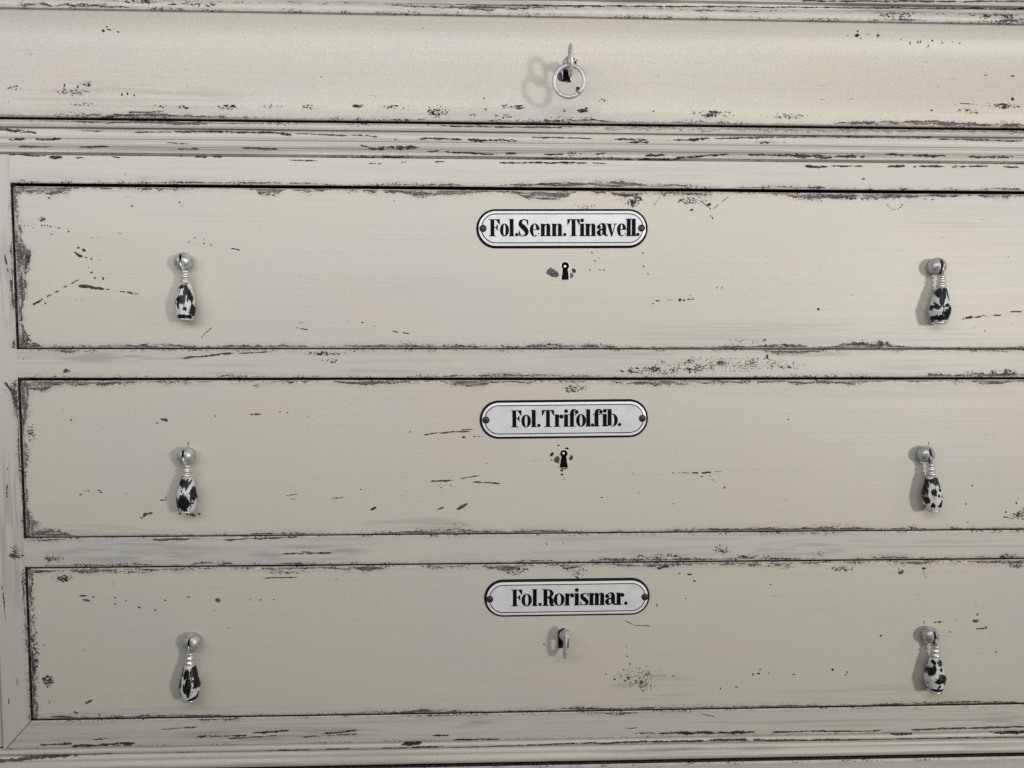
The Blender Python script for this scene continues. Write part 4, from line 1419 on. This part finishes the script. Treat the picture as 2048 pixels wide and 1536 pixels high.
# --- third
d3 = tag(empty('drawer', (XC, 0, sum(ZD[2]) / 2)),
         'cream drawer with enamel plate reading Fol.Rorismar. and a small key, above the base moulding', 'drawer', GROUP)
X, Y, Z, w, x0, x1, z0, z1 = drawer_front(2, 53)
w.edge('t', z1, 5, 3.0, [(70, 30, 6), (200, 60, 3), (330, 60, 2), (550, 26, 9), (620, 40, 3), (720, 50, 7), (1010, 36, 10), (1145, 22, 8), (1300, 60, 4), (1560, 50, 5), (1850, 30, 5), (2020, 60, 4)],
       rag=2.6, dark=0.28)
w.edge('l', x0, 7, 4, [(1160, 20, 6), (1210, 40, 4), (1350, 40, 5), (1425, 20, 9)], rag=3.6, dark=0.22, run=60)
w.edge('b', z0, 5.5, 2.5, [(90, 30, 5), (330, 80, 3), (780, 120, 4), (900, 90, 3), (1170, 60, 4), (1300, 60, 3), (1550, 120, 3), (1900, 140, 4)], rag=1.8, dark=0.34, run=130)
w.cluster(90, 1146, 160, 1168, 0.62, 6, 4, 0.9)
w.cluster(190, 1140, 330, 1150, 0.55, 8, 3, 0.85)
w.cluster(60, 1180, 78, 1430, 0.5, 4, 5, 0.7)
w.cluster(80, 1342, 112, 1384, 0.52, 5, 4, 0.8, 30)
w.cluster(90, 1392, 106, 1412, 0.5, 4, 6, 0.7, 60)
w.cluster(140, 1420, 160, 1432, 0.4, 5, 5, 0.6)
w.cluster(500, 1140, 640, 1150, 0.45, 6, 3, 0.75)
w.cluster(995, 1128, 1070, 1156, 0.58, 5, 4, 0.9)
w.cluster(1130, 1130, 1190, 1158, 0.48, 6, 5, 0.8, -40)
w.cluster(1205, 1315, 1355, 1400, 0.34, 5, 4, 0.7, 30)
w.cluster(1262, 1338, 1322, 1394, 0.36, 5, 4, 0.75, 40)
w.cluster(1540, 1124, 1600, 1142, 0.52, 8, 3, 0.8)
w.cluster(1790, 1126, 1812, 1156, 0.55, 8, 3, 0.7, 45)
w.cluster(1838, 1126, 1862, 1162, 0.55, 5, 6, 0.8)
w.cluster(1640, 1128, 1720, 1146, 0.42, 7, 4, 0.7, 25)
w.cluster(2000, 1124, 2060, 1140, 0.5, 4, 6, 0.8)
for a in ((187, 1194, 8, 4), (166, 1192, 22, 3.5), (230, 1196, 8, 3), (252, 1202, 4, 4), (278, 1215, 8, 3.5), (310, 1220, 5, 4), (330, 1201, 6, 4), (230, 1209, 3, 4), (226, 1168, 3, 6),
          (88, 1290, 4, 3), (168, 1300, 3.5, 6), (198, 1429, 5, 4), (501, 1200, 4, 2), (521, 1200, 5, 2.5), (548, 1200, 3, 2), (1088, 1289, 5, 3.5), (1346, 1352, 4, 4), (1314, 1211, 4, 8),
          (1389, 1162, 7, 4), (1372, 1197, 4, 3), (1358, 1147, 6, 3), (1379, 1149, 12, 4), (1506, 1349, 4, 8), (1517, 1347, 8, 4), (1520, 1339, 4, 4.5), (1538, 1346, 3, 3), (1587, 1349, 8, 2.5),
          (1665, 1340, 6, 8), (1694, 1345, 4, 5), (1692, 1350, 4, 4), (1848, 1245, 3.5, 6.5), (1762, 1272, 6, 4), (1993, 1304, 4, 4), (1966, 1306, 3, 2.5), (1441, 1377, 3.5, 5), (1473, 1374, 9, 2.5),
          (1900, 1264, 5, 3), (1541, 1169, 4, 3), (1955, 1229, 4, 6), (1972, 1255, 5, 8), (1912, 1241, 3, 3), (1952, 1213, 4, 2.5), (1254, 1313, 3, 5), (1260, 1328, 3, 8), (1252, 1293, 3, 3),
          (1211, 1348, 4, 3), (1229, 1359, 5, 4)):
    w.spot(*a, 0, 0.88, 0.6)
w.spot(172, 1201, 20, 6, -5, 0.45, 0.8)
w.spot(436, 1201, 14, 10, -10, 0.3, 0.5)
w.spot(1952, 1242, 18, 8, 0, 0.5, 0.8)
w.streak(1950, 1258, 1970, 1257, 3, 0.6, 0.1)
w.streak(1866, 1245, 1886, 1243, 5, 0.75, 0.1)
w.spot(177, 1404, 24, 6, 26, 0.5, 0.6)
w.streak(522, 1157, 600, 1154, 3, 0.65, 0.2)
w.streak(1248, 1240, 1268, 1251, 2, 0.4, 0.1)
w.streak(1266, 1251, 1302, 1252, 2.5, 0.6, 0.0)
w.streak(1312, 1138, 1340, 1132, 5, 0.85, 0.0)
w.streak(1150, 1152, 1158, 1158, 3, 0.7, 0)
w.streak(372, 1195, 381, 1195, 3, 0.5, 0)
w.rub(1200, 1340, 1420, 1412, 0.22, 100, 4)
w.rub(60, 1405, 700, 1440, 0.22, 120, 4)
w.rub(1500, 1360, 2060, 1412, 0.2, 140, 4)
faint_marks(w, 60, 2040, 1150, 1415, 3)
PTS_C = [(x * PX, z * PX) for x, z in [(11.3 * math.cos(math.radians(a)), 11.3 * math.sin(math.radians(a))) for a in range(0, 181, 12)] + [(-11.3, -29), (10.5, -29)]]
hx3, hz3 = finish_drawer(d3, X, Y, Z, w, 1126.5, 1268, PTS_C)
keyhole(d3, (hx3, 0, hz3), PTS_C, 1.0 * PX, mat=M_DARK, y0=-0.0001)
drop_pull(d3, 384, 1284, 380.5, 380, 1400, 5, facets=16, blots=[(-12, 57, 5, 17, -4), (-15, 78, 6, 24, 0), (-1, 60, 10, 18, 0), (2, 86, 13, 30, 0), (10, 57, 9, 17, 12), (16.6, 78, 8, 18, 14), (-16, 97, 6, 15, 10), (11, 110, 18, 5, 18)])
drop_pull(d3, 1861, 1270, 1870, 1869, 1383, 6, 17.2, facets=16, blots=[(-9, 52, 5, 8, 0), (3, 53, 9, 11, 0), (12, 55.4, 4, 13, 0), (-11.6, 68, 7, 20, -18), (4, 65, 5, 7, -30), (3, 82.5, 12, 15, 0), (13.4, 85.6, 13, 12, 0), (-6, 89, 8, 7, 0), (10, 93, 4, 7, 0), (-1, 99.7, 4, 5, -20), (-1, 108.5, 27, 4, 0)])
L3 = [('F', 1023.5, 1045), ('o', 1043.5, 1064), ('l', 1063, 1076.5), ('.', 1076.5, 1083.5), ('R', 1084, 1108), ('o', 1107, 1128.5), ('r', 1127.5, 1147.5), ('i', 1146.5, 1159), ('s', 1159, 1177),
      ('m', 1175.5, 1209.5), ('a', 1208.5, 1231.5), ('r', 1229.5, 1247), ('.', 1246.5, 1254)]
nameplate(d3, (979.5, 1198), (1289.5, 1193.5), 339, 77, L3, -15.0, 'white enamel plate reading Fol.Rorismar.', 1134.5, fs=1.032)

# ------------------------------------------------------------------ the wide top drawer with its wavy front
zt1, zt0 = at(1050, 28, -0.010)[1], at(1050, 243.5, -0.009)[1]
dt = tag(empty('drawer', (XC, 0, (zt0 + zt1) / 2)),
         'wide cream top drawer with a curved front and no plate, under the cornice', 'drawer')
hgt = zt1 - zt0
xs = xcols(X_OUT_L - 0.040, X_OUT_R + 0.040)
zs = np.concatenate([np.linspace(zt1, zt0 + 0.002, int(hgt / 4.5e-4)), zt0 + np.array([0.0015, 0.001, 0.0006, 0.0003, 0.0001, 0])])
X, Z = grid(xs, zs)
tt = (zt1 - zs) / hgt
yy = np.interp(tt, [0, .06, .12, .2, .3, .4, .5, .6, .7, .8, .88, .94, 1.0],
               [-.0150, -.0118, -.0090, -.0066, -.0054, -.0055, -.0062, -.0073, -.0085, -.0093, -.0094, -.0088, -.0076])
yy = np.convolve(np.pad(yy, 8, mode='edge'), np.ones(17) / 17, mode='valid')
Y = np.repeat(yy[:, None], len(xs), 1) + soft_edges(X, Z, -9, 9, zt0, 9, 0.0015) + 0.0002 * (fbm(X / 0.12, Z / 0.05, 61, 2) - 0.5)
w = Wear(X, Z, -0.0075, 61)
w.edge('b', zt0, 3, 2, [(250, 100, 5), (380, 80, 5), (1150, 60, 5), (1400, 60, 3), (1690, 40, 6), (1790, 70, 9), (1930, 110, 6)], rag=2, dark=0.32, run=130)
w.cluster(158, 160, 200, 178, 0.72, 5, 4, 0.95, -20)
w.cluster(90, 174, 215, 196, 0.38, 3, 8, 0.35, 60)
w.cluster(5, 168, 52, 184, 0.42, 5, 5, 0.5)
w.cluster(0, 200, 40, 212, 0.45, 5, 4, 0.45)
w.cluster(110, 204, 220, 216, 0.4, 4, 4, 0.5)
w.cluster(300, 207, 340, 220, 0.66, 6, 4, 0.9)
w.cluster(352, 210, 385, 222, 0.55, 6, 4, 0.9)
w.cluster(408, 209, 508, 223, 0.6, 6, 4, 0.9)
w.cluster(515, 210, 585, 221, 0.38, 5, 4, 0.8)
w.cluster(588, 209, 656, 222, 0.75, 8, 4, 0.85)
w.cluster(700, 208, 740, 220, 0.45, 7, 3, 0.85)
w.cluster(745, 209, 830, 224, 0.5, 7, 3.5, 0.8)
w.cluster(840, 208, 912, 240, 0.5, 5, 4, 0.9, 30)
w.cluster(930, 215, 960, 240, 0.35, 4, 5, 0.5)
w.cluster(985, 208, 1070, 222, 0.55, 7, 3.5, 0.9)
w.cluster(980, 225, 1035, 246, 0.42, 4, 6, 0.9)
w.cluster(1065, 232, 1180, 248, 0.45, 8, 4, 0.4)
w.cluster(1185, 194, 1225, 208, 0.38, 4, 4, 0.7)
w.cluster(1362, 218, 1502, 240, 0.66, 6, 4, 0.85, 20)
w.cluster(1500, 224, 1640, 242, 0.38, 5, 4, 0.5)
w.cluster(1890, 216, 1970, 234, 0.5, 6, 4, 0.9)
w.cluster(1930, 204, 2055, 222, 0.68, 11, 4, 0.75)
w.cluster(1860, 164, 1895, 178, 0.35, 5, 4, 0.4)
for a in ((206, 61, 6, 5), (213, 54, 4, 3), (218, 59, 11, 2.5), (235, 63, 6, 3), (130, 172, 3.5, 10), (157, 175, 3, 7), (130, 180, 3, 5), (246, 190, 3, 7), (257, 189, 3, 8), (270, 192, 3, 5),
          (712, 214, 16, 5), (971, 220, 5, 5), (992, 232, 5, 4), (1128, 223, 5, 5), (1165, 223, 26, 8), (1172, 218, 8, 4), (1208, 203, 4, 4), (968, 198, 2.5, 4), (1306, 224, 4, 3),
          (1713, 72, 13, 6), (1713, 65, 4.5, 4), (1721, 77, 3, 3), (1755, 72, 5, 7), (1694, 72, 4, 3), (1735, 70, 3, 2), (1802, 79, 3.5, 3), (1821, 86, 3, 8), (1836, 84, 3, 5), (1841, 83, 3.5, 8),
          (1858, 91, 3, 7), (1865, 81, 5, 4), (1885, 85, 3, 2.5), (1905, 84, 3, 2), (1920, 86, 3, 2), (1974, 149, 8, 2.5), (2027, 151, 10, 3), (2023, 199, 9, 8), (1860, 222, 9, 3), (1028, 37, 4, 3),
          (1149, 116, 5, 5), (1151, 123, 6, 7), (1154, 119, 3, 3)):
    w.spot(*a, 0, 0.92, 0.6)
w.streak(1912, 207, 1952, 211, 2.5, 0.5, 0.1)
w.streak(150, 241, 280, 229, 4, 0.55, 0.15)
w.streak(250, 226, 330, 224, 3, 0.5, 0.2)
w.spot(1120, 152, 14, 26, 20, 0.7, 0.7)
w.spot(1131, 161, 26, 8, -8, 0.75, 0.9)
w.spot(1156, 178, 10, 7, -40, 0.9, 0.6)
w.spot(1153, 182, 5, 5, 0, 0.9)
w.rub(-10, 160, 520, 235, 0.25, 100, 4)
w.rub(700, 215, 1400, 246, 0.18, 120, 4)
faint_marks(w, 10, 2040, 55, 235, 4)
kx, ky = 1133, 137
YT = -0.0062
hxT, hzT = at(kx, ky, YT)
PTS_T = keyhole_outline(15 * PX, 33 * PX, 13 * PX, 15 * PX)
surface('front_panel', X, Y, Z, w, M_PAINT, dt, back=0.018, hole=lambda x, z: inside([(hxT + p[0], hzT + p[1]) for p in PTS_T], x, z))
keyhole(dt, (hxT, YT, hzT), PTS_T, 2.0 * PX, y0=-0.0005)


# ------------------------------------------------------------------ keys
def key(hx, hz, ysurf, yb, bow, zoff, tilt, collar, label):
    """a key in its lock: shaft, collar and an upright oval bow seen from its edge. bow = half height, half depth"""
    root = tag(empty('key', (hx, ysurf, hz)), label, 'key')
    bm = bmesh.new()
    hb, hd = bow
    n = 28
    cy = yb - ysurf
    pts = [(0, cy - hd * math.cos(2 * math.pi * k / n), zoff + hb * math.sin(2 * math.pi * k / n) * (1.0 if True else 1)) for k in range(n)]
    tube(bm, pts, 0.0018, 10, closed=True, flat=(0.72, 1.2))
    b = mesh_bm(bm, 'bow', M_STEEL, root)
    b.rotation_euler = (0, math.radians(tilt), 0)
    bm = bmesh.new()
    lathe(bm, [(0.0022, -0.011), (0.0022, 0.004), (0.0022, -cy - hd - 0.0005)], 18, 'y')
    mesh_bm(bm, 'shaft', M_STEEL, root)
    bm = bmesh.new()
    c0 = collar
    lathe(bm, [(0.0022, c0 - 0.0004), (0.0040, c0), (0.0044, c0 + 0.0012), (0.0040, c0 + 0.0026), (0.0030, c0 + 0.0030), (0.0030, c0 + 0.0044), (0.0036, c0 + 0.0050), (0.0034, c0 + 0.0062), (0.0022, c0 + 0.0066)], 24, 'y')
    mesh_bm(bm, 'collar', M_STEEL, root)
    return root


YB = -0.033
bxT, bzT = at(1141.5, 121, YB)
key(hxT, at(1131, 136, YT)[1], YT, YB, (0.0100, 0.0068), bzT - at(1131, 136, YT)[1], -1.5, 0.0085,
    'steel key in the top drawer lock carrying a split ring')
xk3, zk3 = at(1128, 1266, 0)
YB3 = -0.0105
bx3, bz3 = at(1130, 1287, YB3)
key(xk3, zk3, 0.0, YB3, (0.0104, 0.0046), bz3 - zk3, 1.5, 0.0038, 'small worn steel key without a ring, in the lock of the bottom drawer')

# split ring hanging through the bow of the upper key
YR = -0.0350
rx, rz = at(1138.5, 162, YR)
ro = None
bm = bmesh.new()
R0 = 29.5 * PX * (DIST + YR) / DIST
pts = []
turns, n = 2.06, 110
for k in range(n + 1):
    a = math.radians(-52) + 2 * math.pi * turns * k / n
    pts.append((R0 * math.cos(a), -0.0013 + 0.0026 * k / n, R0 * math.sin(a)))
tube(bm, pts, 0.00112, 10, flat=(0.6, 1.3), up=(0, 1, 0))
ro = mesh_bm(bm, 'key_ring', M_RING)
ro.location = (rx, YR, rz)
ro.rotation_euler = (math.radians(4), 0, math.radians(-8))
tag(ro, 'round shiny split ring hanging from the key of the top drawer', 'key ring')
